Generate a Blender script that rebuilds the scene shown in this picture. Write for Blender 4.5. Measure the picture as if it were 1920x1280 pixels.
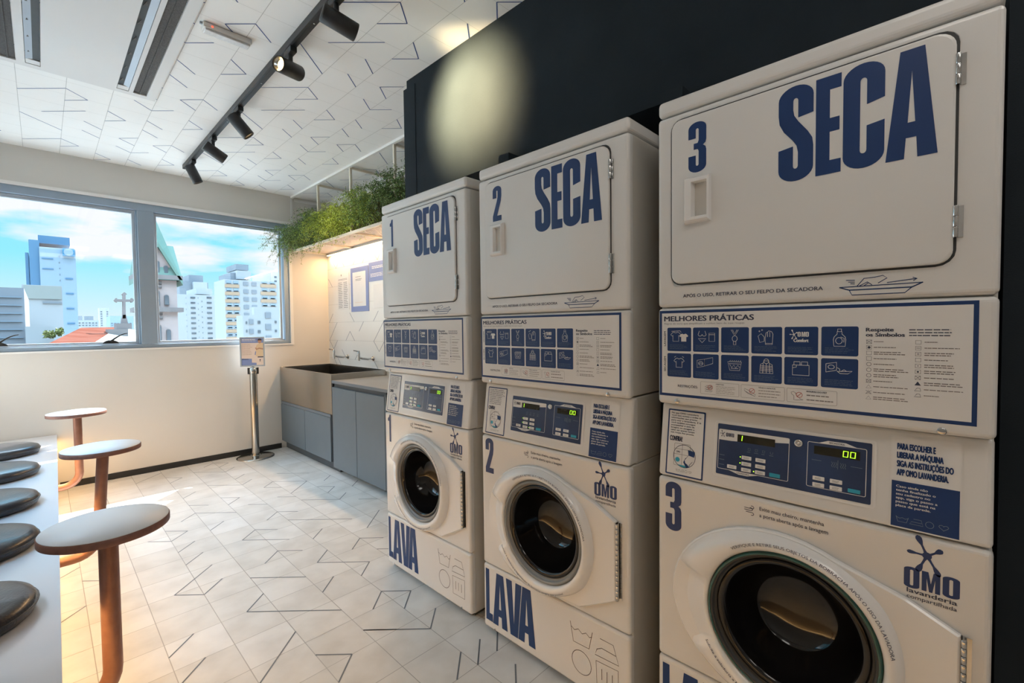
import bpy, bmesh, math, random
from mathutils import Vector, Matrix
random.seed(7)
S = bpy.context.scene
for _o in list(bpy.data.objects): bpy.data.objects.remove(_o)
COL = S.collection
pi = math.pi

# ---------------------------------------------------------------- camera
CAM = Vector((-1.2532, -0.4209, 1.2694))
_yaw, _pit, _rol, _F = 0.7995, -0.0323, -0.0114, 855.77
_f = Vector((math.sin(_yaw)*math.cos(_pit), math.cos(_yaw)*math.cos(_pit), math.sin(_pit)))
_r0 = Vector((math.cos(_yaw), -math.sin(_yaw), 0)); _u0 = _r0.cross(_f)
_c, _s = math.cos(_rol), math.sin(_rol)
_r = _r0*_c + _u0*_s; _u = _u0*_c - _r0*_s
cd = bpy.data.cameras.new('camera'); cam = bpy.data.objects.new('camera', cd); COL.objects.link(cam)
cd.sensor_width = 36; cd.lens = _F/1920*36; cd.clip_start = .02; cd.clip_end = 2000
m = Matrix((( _r.x, _u.x, -_f.x, CAM.x), (_r.y, _u.y, -_f.y, CAM.y), (_r.z, _u.z, -_f.z, CAM.z), (0, 0, 0, 1)))
cam.matrix_world = m
S.camera = cam
def at(px, py, Y):
    v = _f + _r*((px-960)/_F) - _u*((py-640)/_F)
    return CAM + v*((Y-CAM.y)/v.y)

# ---------------------------------------------------------------- view, sky, sun
S.view_settings.view_transform = 'Standard'; S.view_settings.look = 'None'
S.view_settings.gamma = 1; S.view_settings.use_curve_mapping = False
S.view_settings.exposure = 0.16
SKY_LOW, SKY_HIGH = .93, 10.0   # horizon haze; upper sky, above the view, boosted to light the room
W = bpy.data.worlds.new('sky'); S.world = W; W.use_nodes = True
nt = W.node_tree; nt.nodes.clear()
def N(t, **k):
    n = nt.nodes.new(t)
    for a, b in k.items(): setattr(n, a, b)
    return n
L = nt.links.new
tc = N('ShaderNodeTexCoord'); sep = N('ShaderNodeSeparateXYZ'); L(tc.outputs['Generated'], sep.inputs[0])
ramp = N('ShaderNodeValToRGB'); e = ramp.color_ramp.elements
e[0].position = 0.0; e[0].color = (.90, .98, 1.0, 1); e[1].position = .75; e[1].color = (.16, .60, 1.0, 1)
x = e.new(.12); x.color = (.34, .90, 1.0, 1)
L(sep.outputs[2], ramp.inputs[0])
mp = N('ShaderNodeMapping'); mp.inputs['Scale'].default_value = (1.9, 1.9, 6.5); mp.inputs['Location'].default_value = (.35, .1, .9)
mp.inputs['Rotation'].default_value = (0.0, 0.28, 0)
L(tc.outputs['Generated'], mp.inputs[0])
no = N('ShaderNodeTexNoise'); no.inputs['Scale'].default_value = 1.35; no.inputs['Detail'].default_value = 7; no.inputs['Roughness'].default_value = .52
L(mp.outputs[0], no.inputs['Vector'])
cr = N('ShaderNodeValToRGB'); cr.color_ramp.elements[0].position = .465; cr.color_ramp.elements[1].position = .545
L(no.outputs['Fac'], cr.inputs[0])
mx = N('ShaderNodeMix', data_type='RGBA'); L(cr.outputs[0], mx.inputs[0]); L(ramp.outputs[0], mx.inputs[6]); mx.inputs[7].default_value = (1.05, 1.02, 1.02, 1)
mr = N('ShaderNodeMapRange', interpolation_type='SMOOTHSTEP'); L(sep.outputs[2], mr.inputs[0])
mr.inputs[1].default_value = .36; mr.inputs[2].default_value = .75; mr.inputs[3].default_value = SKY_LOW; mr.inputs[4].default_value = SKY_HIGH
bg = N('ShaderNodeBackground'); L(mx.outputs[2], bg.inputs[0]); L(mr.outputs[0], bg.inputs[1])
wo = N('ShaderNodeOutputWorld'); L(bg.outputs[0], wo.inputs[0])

sd = bpy.data.lights.new('sun', 'SUN'); sun = bpy.data.objects.new('sun', sd); COL.objects.link(sun)
sd.energy = 24.0; sd.angle = math.radians(.6); sd.color = (1, .95, .87)
sun.rotation_euler = Vector((-.68, -.655, -1)).to_track_quat('-Z', 'Y').to_euler()

# ---------------------------------------------------------------- materials
MT = {}
def mat(name, col, rough=.5, metal=0, emit=None, es=0, coat=0, spec=.5, noise=None, nscale=8, bump=0, bscale=60):
    m = bpy.data.materials.new(name); m.use_nodes = True; t = m.node_tree; b = t.nodes['Principled BSDF']
    b.inputs['Base Color'].default_value = (*col, 1); b.inputs['Roughness'].default_value = rough
    b.inputs['Metallic'].default_value = metal; b.inputs['Specular IOR Level'].default_value = spec
    if coat: b.inputs['Coat Weight'].default_value = coat; b.inputs['Coat Roughness'].default_value = .08
    if emit: b.inputs['Emission Color'].default_value = (*emit, 1); b.inputs['Emission Strength'].default_value = es
    tcn = t.nodes.new('ShaderNodeTexCoord')
    if noise:
        n = t.nodes.new('ShaderNodeTexNoise'); n.inputs['Scale'].default_value = nscale; n.inputs['Detail'].default_value = 5
        t.links.new(tcn.outputs['Object'], n.inputs['Vector'])
        mm = t.nodes.new('ShaderNodeMix'); mm.data_type = 'RGBA'
        rr = t.nodes.new('ShaderNodeValToRGB'); rr.color_ramp.elements[0].position = .35; rr.color_ramp.elements[1].position = .7
        t.links.new(n.outputs['Fac'], rr.inputs[0]); t.links.new(rr.outputs[0], mm.inputs[0])
        mm.inputs[6].default_value = (*col, 1); mm.inputs[7].default_value = (*noise, 1)
        t.links.new(mm.outputs[2], b.inputs['Base Color'])
    if bump:
        n2 = t.nodes.new('ShaderNodeTexNoise'); n2.inputs['Scale'].default_value = bscale; n2.inputs['Detail'].default_value = 3
        t.links.new(tcn.outputs['Object'], n2.inputs['Vector'])
        bp = t.nodes.new('ShaderNodeBump'); bp.inputs['Strength'].default_value = bump; bp.inputs['Distance'].default_value = .002
        t.links.new(n2.outputs['Fac'], bp.inputs['Height']); t.links.new(bp.outputs[0], b.inputs['Normal'])
    MT[name] = m; return m
mat('enamel', (.72, .71, .695), .32, coat=.35, noise=(.70, .69, .675), nscale=3, bump=.05, bscale=220)
mat('enamel_shade', (.60, .58, .54), .42, noise=(.57, .55, .51), nscale=4, bump=.12, bscale=260)  # darker enamel: shading of the machine sides put into the colour
mat('door_white', (.80, .79, .78), .22, coat=.5, noise=(.78, .77, .76), nscale=3)
mat('paper', (.76, .75, .74), .42, noise=(.74, .73, .72), nscale=5)
mat('blue', (.0045, .033, .135), .42, noise=(.005, .036, .145), nscale=6)
mat('panel_blue', (.012, .028, .085), .30, coat=.4, noise=(.022, .05, .14), nscale=9)
mat('ink', (.035, .045, .085), .55, noise=(.04, .05, .09), nscale=9)
mat('ink_soft', (.22, .23, .27), .6, noise=(.24, .25, .29), nscale=9)
mat('grey_line', (.19, .17, .165), .55, noise=(.21, .19, .18), nscale=9)
mat('red', (.5, .04, .03), .5, noise=(.45, .04, .03))
mat('cyan', (.03, .36, .50), .4, noise=(.03, .33, .48))
mat('black', (.012, .012, .013), .45, noise=(.016, .016, .017))
mat('rubber', (.03, .032, .033), .5, noise=(.04, .042, .043), nscale=20)
mat('gasket', (.22, .23, .235), .35, noise=(.28, .29, .295), nscale=14)
mat('dark_glass', (.004, .004, .005), .09, coat=.15, spec=.45, noise=(.009, .008, .008))
mat('green_glass', (.01, .09, .08), .1, coat=.6, noise=(.012, .1, .09))
mat('lcd', (.018, .016, .008), .12, noise=(.022, .02, .01), nscale=90)
mat('lcd_on', (.3, .6, .02), .5, emit=(.45, 1.0, .03), es=1.6)
mat('chrome', (.62, .62, .62), .16, 1, noise=(.52, .52, .52), nscale=30)
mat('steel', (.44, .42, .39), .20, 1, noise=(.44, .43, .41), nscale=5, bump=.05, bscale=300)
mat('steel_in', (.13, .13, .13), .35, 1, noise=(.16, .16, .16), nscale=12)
mat('copper', (.33, .165, .115), .40, .65, noise=(.28, .135, .095), nscale=30, bump=.2, bscale=250)
mat('copper_edge', (.26, .13, .10), .45, .3, noise=(.2, .1, .08), nscale=60)
mat('laminate', (.86, .91, .97), .42, coat=.0, noise=(.84, .89, .95), nscale=4)
mat('bench_top', (.70, .71, .75), .30, coat=.3, noise=(.67, .68, .72), nscale=3)
mat('leather', (.018, .018, .022), .34, coat=.25, noise=(.03, .03, .034), nscale=16, bump=.5, bscale=140)
mat('cabinet', (.115, .15, .185), .46, noise=(.125, .16, .195), nscale=5, bump=.06, bscale=160)
mat('cabinet_edge', (.05, .065, .08), .5, noise=(.06, .075, .09))
mat('counter', (.135, .165, .20), .38, noise=(.15, .18, .215), nscale=7)
mat('dark_wall', (.012, .018, .024), .8, spec=.2, noise=(.016, .023, .030), nscale=5, bump=.25, bscale=300)
mat('wall', (.68, .66, .625), .8, noise=(.66, .64, .605), nscale=2.2, bump=.06, bscale=90)
mat('wall_warm', (.72, .60, .46), .8, noise=(.70, .585, .445), nscale=2.2, bump=.06, bscale=90)
mat('white_paint', (.82, .81, .79), .5, noise=(.80, .79, .77), nscale=6)
mat('ceiling', (.89, .885, .87), .62, noise=(.87, .865, .85), nscale=1.6)
mat('ceiling_joint', (.52, .515, .50), .7, noise=(.48, .475, .46))
mat('ceiling_blue', (.035, .085, .26), .6, noise=(.045, .095, .28))
mat('tile_wall', (.82, .81, .78), .35, coat=.2, noise=(.80, .79, .76), nscale=3)
mat('tile_line', (.16, .18, .24), .5, noise=(.2, .22, .28))
mat('floor_joint', (.30, .295, .285), .7, noise=(.42, .41, .39), nscale=2)
mat('floor_line', (.10, .115, .135), .5, noise=(.15, .165, .18), nscale=2.5)
mat('alu', (.30, .38, .47), .42, .35, noise=(.32, .40, .49), nscale=5)
mat('alu_light', (.42, .47, .53), .4, .3, noise=(.45, .5, .56), nscale=5)
mat('black_metal', (.022, .023, .025), .42, .2, noise=(.03, .031, .033), nscale=40, bump=.2, bscale=300)
mat('fixture_in', (.35, .35, .35), .4, .6, noise=(.4, .4, .4))
mat('lamp_on', (1, .8, .45), .4, emit=(1, .66, .26), es=9)
mat('fill_panel', (1, .95, .85), .5, emit=(1, .93, .84), es=2.5)  # glow of the added fill panels
FILL_W = 1.8
mat('led_warm', (1, .8, .5), .4, emit=(1, .62, .26), es=9)
mat('red_led', (1, .1, .05), .4, emit=(1, .06, .03), es=3)
mat('ac_white', (.74, .73, .72), .5, noise=(.72, .71, .70), nscale=2)
mat('grille', (.055, .05, .048), .7, noise=(.12, .11, .105), nscale=160, bump=.6, bscale=500)
mat('cream_metal', (.72, .66, .56), .45, noise=(.70, .64, .54), nscale=7)
mat('mesh_metal', (.74, .62, .53), .5, noise=(.72, .60, .51), nscale=7)
mat('clear_plastic', (.62, .62, .62), .2, noise=(.72, .72, .72), nscale=90)
mat('stem', (.10, .09, .03), .7, noise=(.13, .1, .04))
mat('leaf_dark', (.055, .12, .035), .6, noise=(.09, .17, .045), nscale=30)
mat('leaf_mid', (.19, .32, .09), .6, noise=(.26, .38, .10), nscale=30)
mat('leaf_lime_lit', (.46, .55, .07), .6, noise=(.36, .47, .06), nscale=30)  # yellow green leaf, its colour brightened for the warm spotlight on it
mat('skin', (.5, .27, .18), .6, noise=(.46, .25, .17)); mat('shirt', (.72, .55, .36), .6, noise=(.7, .53, .34)); mat('hair', (.05, .03, .025), .6, noise=(.06, .04, .03))
mat('peach', (.78, .64, .56), .5, noise=(.76, .62, .54))
mat('poster_blue', (.20, .26, .50), .5, noise=(.21, .27, .51))
mat('brown', (.3, .16, .1), .5, noise=(.28, .15, .09))
# city materials
mat('c_white', (0.281, 0.293, 0.300), .8, noise=(0.270, 0.281, 0.289), nscale=.2)
mat('c_grey', (0.160, 0.179, 0.201), .8, noise=(0.144, 0.163, 0.186), nscale=.3)
mat('c_blue', (0.061, 0.137, 0.220), .8, noise=(0.057, 0.129, 0.213), nscale=.2)
mat('c_pale', (0.190, 0.251, 0.304), .8, noise=(0.182, 0.243, 0.296), nscale=.2)
mat('c_logo', (0.019, 0.160, 0.285), .6, noise=(0.019, 0.152, 0.274)); mat('c_cream', (0.213, 0.228, 0.213), .8, noise=(0.205, 0.220, 0.205))
mat('c_beige', (0.304, 0.213, 0.144), .8, noise=(0.293, 0.205, 0.137), nscale=.5)
mat('c_win', (0.061, 0.072, 0.084), .3, noise=(0.122, 0.137, 0.152), nscale=.7)
mat('c_stone', (.36, .29, .275), .85, noise=(.32, .255, .24), nscale=.8)
mat('c_stone_dark', (.19, .165, .16), .85, noise=(.15, .13, .125), nscale=1.5)
mat('c_copper', (.105, .185, .15), .8, noise=(.14, .21, .175), nscale=.6)
mat('c_tile', (.085, .027, .018), .9, spec=.0, noise=(.11, .045, .033), nscale=1.2)
mat('c_ground', (.45, .45, .43), .9, noise=(.38, .38, .36), nscale=.05)
mat('c_leaf', (.13, .13, .03), .8, noise=(.08, .11, .02), nscale=2)
# clear window glass: straight-through transmission plus fresnel mirror
def glass_mat():
    m = bpy.data.materials.new('window_glass'); m.use_nodes = True; t = m.node_tree; t.nodes.clear()
    tr = t.nodes.new('ShaderNodeBsdfTransparent'); tr.inputs[0].default_value = (.95, .98, 1.0, 1)
    gl = t.nodes.new('ShaderNodeBsdfGlossy'); gl.inputs['Roughness'].default_value = .02
    lw = t.nodes.new('ShaderNodeLayerWeight'); lw.inputs[0].default_value = .5
    pw = t.nodes.new('ShaderNodeMath'); pw.operation = 'POWER'; pw.inputs[1].default_value = 5; t.links.new(lw.outputs['Facing'], pw.inputs[0])
    fr = t.nodes.new('ShaderNodeMath'); fr.operation = 'MULTIPLY_ADD'; fr.inputs[1].default_value = .6; fr.inputs[2].default_value = .022; t.links.new(pw.outputs[0], fr.inputs[0])
    mi = t.nodes.new('ShaderNodeMixShader'); o = t.nodes.new('ShaderNodeOutputMaterial')
    t.links.new(fr.outputs[0], mi.inputs[0]); t.links.new(tr.outputs[0], mi.inputs[1]); t.links.new(gl.outputs[0], mi.inputs[2]); t.links.new(mi.outputs[0], o.inputs[0])
    MT['glass'] = m
glass_mat()
# floor tiles: every 20 cm tile slightly different, soft stains
def floor_mat():
    m = bpy.data.materials.new('floor_tile'); m.use_nodes = True; t = m.node_tree; b = t.nodes['Principled BSDF']
    tcn = t.nodes.new('ShaderNodeTexCoord'); mpn = t.nodes.new('ShaderNodeMapping'); mpn.inputs['Location'].default_value = (.15, -.05, 0)
    t.links.new(tcn.outputs['Object'], mpn.inputs[0])
    sn = t.nodes.new('ShaderNodeVectorMath'); sn.operation = 'SNAP'; sn.inputs[1].default_value = (.2, .2, 10)
    t.links.new(mpn.outputs[0], sn.inputs[0])
    wn = t.nodes.new('ShaderNodeTexWhiteNoise'); t.links.new(sn.outputs[0], wn.inputs['Vector'])
    r = t.nodes.new('ShaderNodeValToRGB'); q = r.color_ramp.elements
    q[0].color = (.595, .585, .56, 1); q[1].color = (.67, .665, .65, 1); z = q.new(.5); z.color = (.625, .61, .58, 1)
    t.links.new(wn.outputs['Value'], r.inputs[0])
    n = t.nodes.new('ShaderNodeTexNoise'); n.inputs['Scale'].default_value = 7; n.inputs['Detail'].default_value = 6
    t.links.new(tcn.outputs['Object'], n.inputs['Vector'])
    r2 = t.nodes.new('ShaderNodeValToRGB'); r2.color_ramp.elements[0].position = .3; r2.color_ramp.elements[0].color = (.86, .85, .84, 1); r2.color_ramp.elements[1].position = .6
    t.links.new(n.outputs['Fac'], r2.inputs[0])
    mm = t.nodes.new('ShaderNodeMix'); mm.data_type = 'RGBA'; mm.blend_type = 'MULTIPLY'; mm.inputs[0].default_value = 1
    t.links.new(r.outputs[0], mm.inputs[6]); t.links.new(r2.outputs[0], mm.inputs[7]); t.links.new(mm.outputs[2], b.inputs['Base Color'])
    b.inputs['Roughness'].default_value = .38; b.inputs['Specular IOR Level'].default_value = .4
    MT['floor_tile'] = m
floor_mat()

# ---------------------------------------------------------------- helpers
def empty(name, label, cat, loc=(0, 0, 0), group=None):
    o = bpy.data.objects.new(name, None); COL.objects.link(o); o.location = loc
    o.empty_display_size = .05
    o['label'] = label; o['category'] = cat
    if group: o['group'] = group
    return o
def tag(o, label, cat, group=None):
    o['label'] = label; o['category'] = cat
    if group: o['group'] = group
    return o
def wloc(o):
    v = Vector((0, 0, 0))
    while o is not None: v = v + o.location; o = o.parent
    return v
class MB:
    def __init__(s): s.v = []; s.f = []; s.m = []; s.mi = 0; s.sm = []
    def add(s, vs, fs, mi=None, smooth=False):
        b = len(s.v); s.v += [tuple(v) for v in vs]
        for f in fs: s.f.append([b+i for i in f]); s.m.append(s.mi if mi is None else mi); s.sm.append(smooth)
        return s
    def box(s, x0, x1, y0, y1, z0, z1, bev=0, seg=2, mi=None):
        if x0 > x1: x0, x1 = x1, x0
        if y0 > y1: y0, y1 = y1, y0
        if z0 > z1: z0, z1 = z1, z0
        bm = bmesh.new(); bmesh.ops.create_cube(bm, size=1)
        for v in bm.verts: v.co = Vector((x0+(v.co.x+.5)*(x1-x0), y0+(v.co.y+.5)*(y1-y0), z0+(v.co.z+.5)*(z1-z0)))
        if bev: bmesh.ops.bevel(bm, geom=list(bm.edges), offset=bev, segments=seg, affect='EDGES', profile=.5)
        bm.verts.index_update()
        s.add([v.co.copy() for v in bm.verts], [[v.index for v in f.verts] for f in bm.faces], mi); bm.free(); return s
    def obox(s, c, ax, ay, az, hx, hy, hz, bev=0, mi=None):
        # box centred at c with unit axes ax, ay, az and half sizes
        t = MB(); t.box(-hx, hx, -hy, hy, -hz, hz, bev); c = Vector(c); ax = Vector(ax); ay = Vector(ay); az = Vector(az)
        return s.add([c+ax*v[0]+ay*v[1]+az*v[2] for v in t.v], t.f, mi)
    def tube(s, path, r, n=12, cap=True, mi=None, smooth=True):
        path = [Vector(p) for p in path]; k = len(path); rs = r if isinstance(r, (list, tuple)) else [r]*k
        vs = []; prev = None
        for i, p in enumerate(path):
            d = (path[min(i+1, k-1)]-path[max(i-1, 0)]).normalized()
            if prev is None: a = Vector((0, 0, 1)) if abs(d.z) < .9 else Vector((1, 0, 0)); a = (a-d*a.dot(d)).normalized()
            else: a = (prev-d*prev.dot(d)).normalized()
            prev = a; b = d.cross(a)
            for j in range(n):
                t = 2*pi*j/n; vs.append(p+a*rs[i]*math.cos(t)+b*rs[i]*math.sin(t))
        fs = [[i*n+j, i*n+(j+1) % n, (i+1)*n+(j+1) % n, (i+1)*n+j] for i in range(k-1) for j in range(n)]
        s.add(vs, fs, mi, smooth)
        if cap: s.add(vs[:n], [list(range(n))[::-1]], mi); s.add(vs[-n:], [list(range(n))], mi)
        return s
    def lathe(s, prof, c=(0, 0, 0), ax='z', n=48, mi=None, smooth=True, sy=1, cap=True):
        # prof: (radius, height) pairs along the axis
        vs = []
        for r, h in prof:
            for j in range(n):
                t = 2*pi*j/n; a, b = r*math.cos(t), r*math.sin(t)*sy
                vs.append({'z': (c[0]+a, c[1]+b, c[2]+h), 'x': (c[0]+h, c[1]+a, c[2]+b), 'y': (c[0]+a, c[1]+h, c[2]+b)}[ax])
        k = len(prof)
        fs = [[i*n+j, i*n+(j+1) % n, (i+1)*n+(j+1) % n, (i+1)*n+j] for i in range(k-1) for j in range(n)]
        s.add(vs, fs, mi, smooth)
        if cap and prof[0][0] > 2e-4: s.add(vs[:n], [list(range(n))[::-1]], mi)
        if cap and prof[-1][0] > 2e-4: s.add(vs[-n:], [list(range(n))], mi)
        return s
    def prism(s, pts, fn, t0, t1, mi=None):
        # 2D outline extruded between depths t0 and t1; fn(u, v, depth) gives the point
        n = len(pts); a = [fn(u, v, t0) for u, v in pts]; b = [fn(u, v, t1) for u, v in pts]
        return s.add(a+b, [list(range(n)), list(range(2*n-1, n-1, -1))]+[[i, i+n, (i+1) % n+n, (i+1) % n] for i in range(n)], mi)
    def build(s, name, mats, parent=None, origin=None, smooth=False, base=None, fix=True, auto=True):
        if isinstance(mats, str): mats = [mats]
        me = bpy.data.meshes.new(name); o = Vector(origin) if origin is not None else (wloc(parent) if parent is not None else Vector((0, 0, 0)))
        me.from_pydata([tuple(Vector(v)-o) for v in s.v], [], s.f)
        for q in mats: me.materials.append(MT[q])
        me.polygons.foreach_set('material_index', s.m); me.polygons.foreach_set('use_smooth', [bool(k or smooth) for k in s.sm])
        if fix:
            bm = bmesh.new(); bm.from_mesh(me); bmesh.ops.recalc_face_normals(bm, faces=bm.faces); bm.to_mesh(me); bm.free()
        me.update()
        ob = bpy.data.objects.new(name, me); COL.objects.link(ob)
        if parent is not None: ob.parent = parent
        elif origin is not None: ob.location = origin
        return ob
def struct(o): o['kind'] = 'structure'; return o
def copy_tree(o, parent=None):
    c = o.copy(); COL.objects.link(c); c.parent = parent
    for ch in list(o.children): copy_tree(ch, c)
    return c

# ---- flat print: words, letters and drawings laid on a surface
_tc = {}
def text2d(s, bold=0.0):
    k = (s, bold)
    if k in _tc: return _tc[k]
    cu = bpy.data.curves.new('t', 'FONT'); cu.body = s; cu.size = 1; cu.offset = bold; cu.resolution_u = 3; cu.fill_mode = 'BOTH'
    ob = bpy.data.objects.new('t', cu); me = bpy.data.meshes.new_from_object(ob)
    r = ([(v.co.x, v.co.y) for v in me.vertices], [list(p.vertices) for p in me.polygons])
    bpy.data.objects.remove(ob); bpy.data.curves.remove(cu); bpy.data.meshes.remove(me)
    if not r[0]: r = ([(0, 0), (0, 0), (0, 0)], [])
    _tc[k] = r; return r
def fill2d(loops):
    # filled outline with holes
    cu = bpy.data.curves.new('g', 'CURVE'); cu.dimensions = '2D'; cu.fill_mode = 'BOTH'
    for lp in loops:
        sp = cu.splines.new('POLY'); sp.points.add(len(lp)-1)
        for i, (a, b) in enumerate(lp): sp.points[i].co = (a, b, 0, 1)
        sp.use_cyclic_u = True
    ob = bpy.data.objects.new('g', cu); me = bpy.data.meshes.new_from_object(ob)
    r = ([(v.co.x, v.co.y) for v in me.vertices], [list(p.vertices) for p in me.polygons])
    bpy.data.objects.remove(ob); bpy.data.curves.remove(cu); bpy.data.meshes.remove(me); return r
def arc(cx, cy, rx, ry, a0, a1, n=8):
    return [(cx+rx*math.cos(math.radians(a0+(a1-a0)*i/n)), cy+ry*math.sin(math.radians(a0+(a1-a0)*i/n))) for i in range(n+1)]
_top = lambda x1=1: arc(.5, .87, .5, .13, 180, 0, 14)
_bot = arc(.5, .13, .5, .13, 0, -180, 14)
GL = {
 'O': [arc(.5, .13, .5, .13, 180, 360, 14)+arc(.5, .87, .5, .13, 0, 180, 14), arc(.5, .17, .11, .04, 180, 360, 8)+arc(.5, .83, .11, .04, 0, 180, 8)],
 'C': [[(1, .63), (1, .87)]+arc(.5, .87, .5, .13, 0, 180, 14)+arc(.5, .13, .5, .13, 180, 360, 14)+[(1, .42), (.58, .40)]+arc(.5, .17, .08, .03, 0, -180, 6)+arc(.5, .83, .08, .03, 180, 0, 6)+[(.58, .60)]],
 'S': [[(1, .68), (1, .87)]+arc(.5, .87, .5, .13, 0, 180, 14)+[(0, .72), (.03, .63), (.16, .54), (.42, .43), (.53, .37), (.57, .30)]+arc(.5, .16, .07, .03, 0, -180, 6)+[(.43, .37), (0, .35)]+arc(.5, .13, .5, .13, 180, 360, 14)+[(1, .34), (.97, .42), (.84, .50), (.58, .62), (.46, .69), (.43, .75)]+arc(.5, .84, .07, .03, 180, 0, 6)+[(.57, .66)]],
 'E': [[(0, 0), (1, 0), (1, .14), (.56, .14), (.56, .43), (.94, .43), (.94, .57), (.56, .57), (.56, .86), (1, .86), (1, 1), (0, 1)]],
 'A': [[(0, 0), (.37, 0), (.40, .19), (.60, .19), (.625, 0), (1, 0), (.74, 1), (.27, 1)], [(.43, .33), (.5, .80), (.575, .33)]],
 'V': [[(0, 1), (.38, 1), (.5, .22), (.615, 1), (1, 1), (.74, 0), (.27, 0)]],
 'L': [[(0, 1), (.52, 1), (.52, .15), (1, .15), (1, 0), (0, 0)]],
 'M': [[(0, 0), (0, 1), (.36, 1), (.5, .42), (.64, 1), (1, 1), (1, 0), (.73, 0), (.73, .66), (.59, 0), (.41, 0), (.27, .66), (.27, 0)]],
 '1': [[(.38, 0), (.38, .76), (0, .76), (0, .86), (.3, .9), (.5, 1), (.9, 1), (.9, 0)]],
 '2': [[(0, 0), (0, .15), (.46, .56), (.56, .68)]+arc(.5, .84, .07, .03, 0, 180, 6)+[(.43, .66), (0, .66)]+arc(.5, .87, .5, .13, 180, 0, 14)+[(1, .70), (.94, .56), (.5, .15), (1, .15), (1, 0)]],
 '3': [[(0, .34), (0, .13)]+arc(.5, .13, .5, .13, 180, 360, 14)+[(1, .42), (.96, .48), (.82, .52), (.96, .56), (1, .62)]+arc(.5, .87, .5, .13, 0, 180, 14)+[(0, .68), (.42, .68)]+arc(.5, .84, .08, .03, 180, 0, 6)+[(.58, .63), (.52, .58), (.3, .58), (.3, .46), (.52, .46), (.58, .42)]+arc(.5, .16, .08, .03, 0, -180, 6)+[(.42, .34)]],
}
_gc = {}
def glyph(c):
    if c not in _gc: _gc[c] = fill2d(GL[c])
    return _gc[c]
class Flat:
    """flat drawing on a surface; fn(u, v, off) -> point, off grows towards the viewer"""
    def __init__(s, fn): s.fn = fn; s.mb = MB(); s.mats = []; s.off = .0006
    def mi(s, m):
        if m not in s.mats: s.mats.append(m)
        return s.mats.index(m)
    def poly(s, pts, m, off=None, fs=None):
        o = s.off if off is None else off
        s.mb.add([s.fn(u, v, o) for u, v in pts], fs or [list(range(len(pts)))], s.mi(m)); return s
    def rect(s, u0, v0, u1, v1, m, off=None): return s.poly([(u0, v0), (u1, v0), (u1, v1), (u0, v1)], m, off)
    def rr(s, u0, v0, u1, v1, r, m, off=None):
        p = arc(u0+r, v0+r, r, r, 180, 270, 4)+arc(u1-r, v0+r, r, r, 270, 360, 4)+arc(u1-r, v1-r, r, r, 0, 90, 4)+arc(u0+r, v1-r, r, r, 90, 180, 4)
        return s.poly(p, m, off)
    def rrl(s, u0, v0, u1, v1, r, w, m, off=None):
        p = arc(u0+r, v0+r, r, r, 180, 270, 4)+arc(u1-r, v0+r, r, r, 270, 360, 4)+arc(u1-r, v1-r, r, r, 0, 90, 4)+arc(u0+r, v1-r, r, r, 90, 180, 4)
        return s.line(p, w, m, off, True)
    def disc(s, u, v, r, m, off=None, rv=None): return s.poly(arc(u, v, r, rv or r, 0, 345, 23), m, off)
    def line(s, pts, w, m, off=None, closed=False):
        pts = list(pts)
        if closed: pts.append(pts[0])
        o = s.off if off is None else off; n = len(pts); L_ = []; R_ = []
        for i in range(n):
            if closed and i in (0, n-1): a, b = pts[-2], pts[1]
            else: a, b = pts[max(i-1, 0)], pts[min(i+1, n-1)]
            dx, dy = b[0]-a[0], b[1]-a[1]; l = math.hypot(dx, dy) or 1; nx, ny = -dy/l*w/2, dx/l*w/2
            L_.append((pts[i][0]+nx, pts[i][1]+ny)); R_.append((pts[i][0]-nx, pts[i][1]-ny))
        return s.poly(L_+R_, m, o, [[i, i+1, n+i+1, n+i] for i in range(n-1)])
    def circ(s, u, v, r, w, m, off=None, rv=None): return s.line(arc(u, v, r, rv or r, 0, 345, 23), w, m, off, True)
    def text(s, t, u, v, h, m, width=None, bold=0.0, align='l', off=None, rot=False, arcf=None):
        vs, fs = text2d(t)
        if not fs: return s
        copies = [(0, 0)] if not bold else [(-bold*2.2, 0), (0, -bold*1.1), (0, 0), (0, bold*1.1), (bold*2.2, 0)]   # heavier weight: widened strokes
        x0 = min(a for a, b in vs); x1 = max(a for a, b in vs); k = h/.73
        kx = (width/(x1-x0)) if width else k
        if align == 'c': sh = -(x0+x1)/2
        elif align == 'r': sh = -x1
        else: sh = -x0
        o0 = s.off if off is None else off
        for k_, (ox, oy) in enumerate(copies):
            if arcf: p = [arcf((a+ox+sh)*kx, (b+oy)*k) for a, b in vs]
            elif rot: p = [(u-(b+oy)*k, v+(a+ox+sh)*kx) for a, b in vs]
            else: p = [(u+(a+ox+sh)*kx, v+(b+oy)*k) for a, b in vs]
            s.poly(p, m, o0+k_*.00004, fs)
        return s
    def glyph(s, c, u0, v0, u1, v1, m, off=None):
        vs, fs = glyph(c); return s.poly([(u0+a*(u1-u0), v0+b*(v1-v0)) for a, b in vs], m, off, fs)
    def bars(s, u0, v0, u1, v1, n, m, off=None, fill=.45, ragged=.25, seed=1):
        rnd = random.Random(seed); st = (v1-v0)/n
        for i in range(n):
            b = v1-(i+1)*st+st*(1-fill)/2; e_ = u1-(u1-u0)*ragged*rnd.random()
            a = u0
            while a < e_:
                w = min((u1-u0)*rnd.uniform(.08, .2), e_-a)
                s.rect(a, b, a+w*.86, b+st*fill, m, off); a += w
        return s
    def build(s, name, parent): return s.mb.build(name, s.mats, parent, fix=False)
def frame_fn(o, eu, ev, en):
    o = Vector(o); eu = Vector(eu); ev = Vector(ev); en = Vector(en)
    return lambda u, v, off=0: o+eu*u+ev*v+en*off

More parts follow.
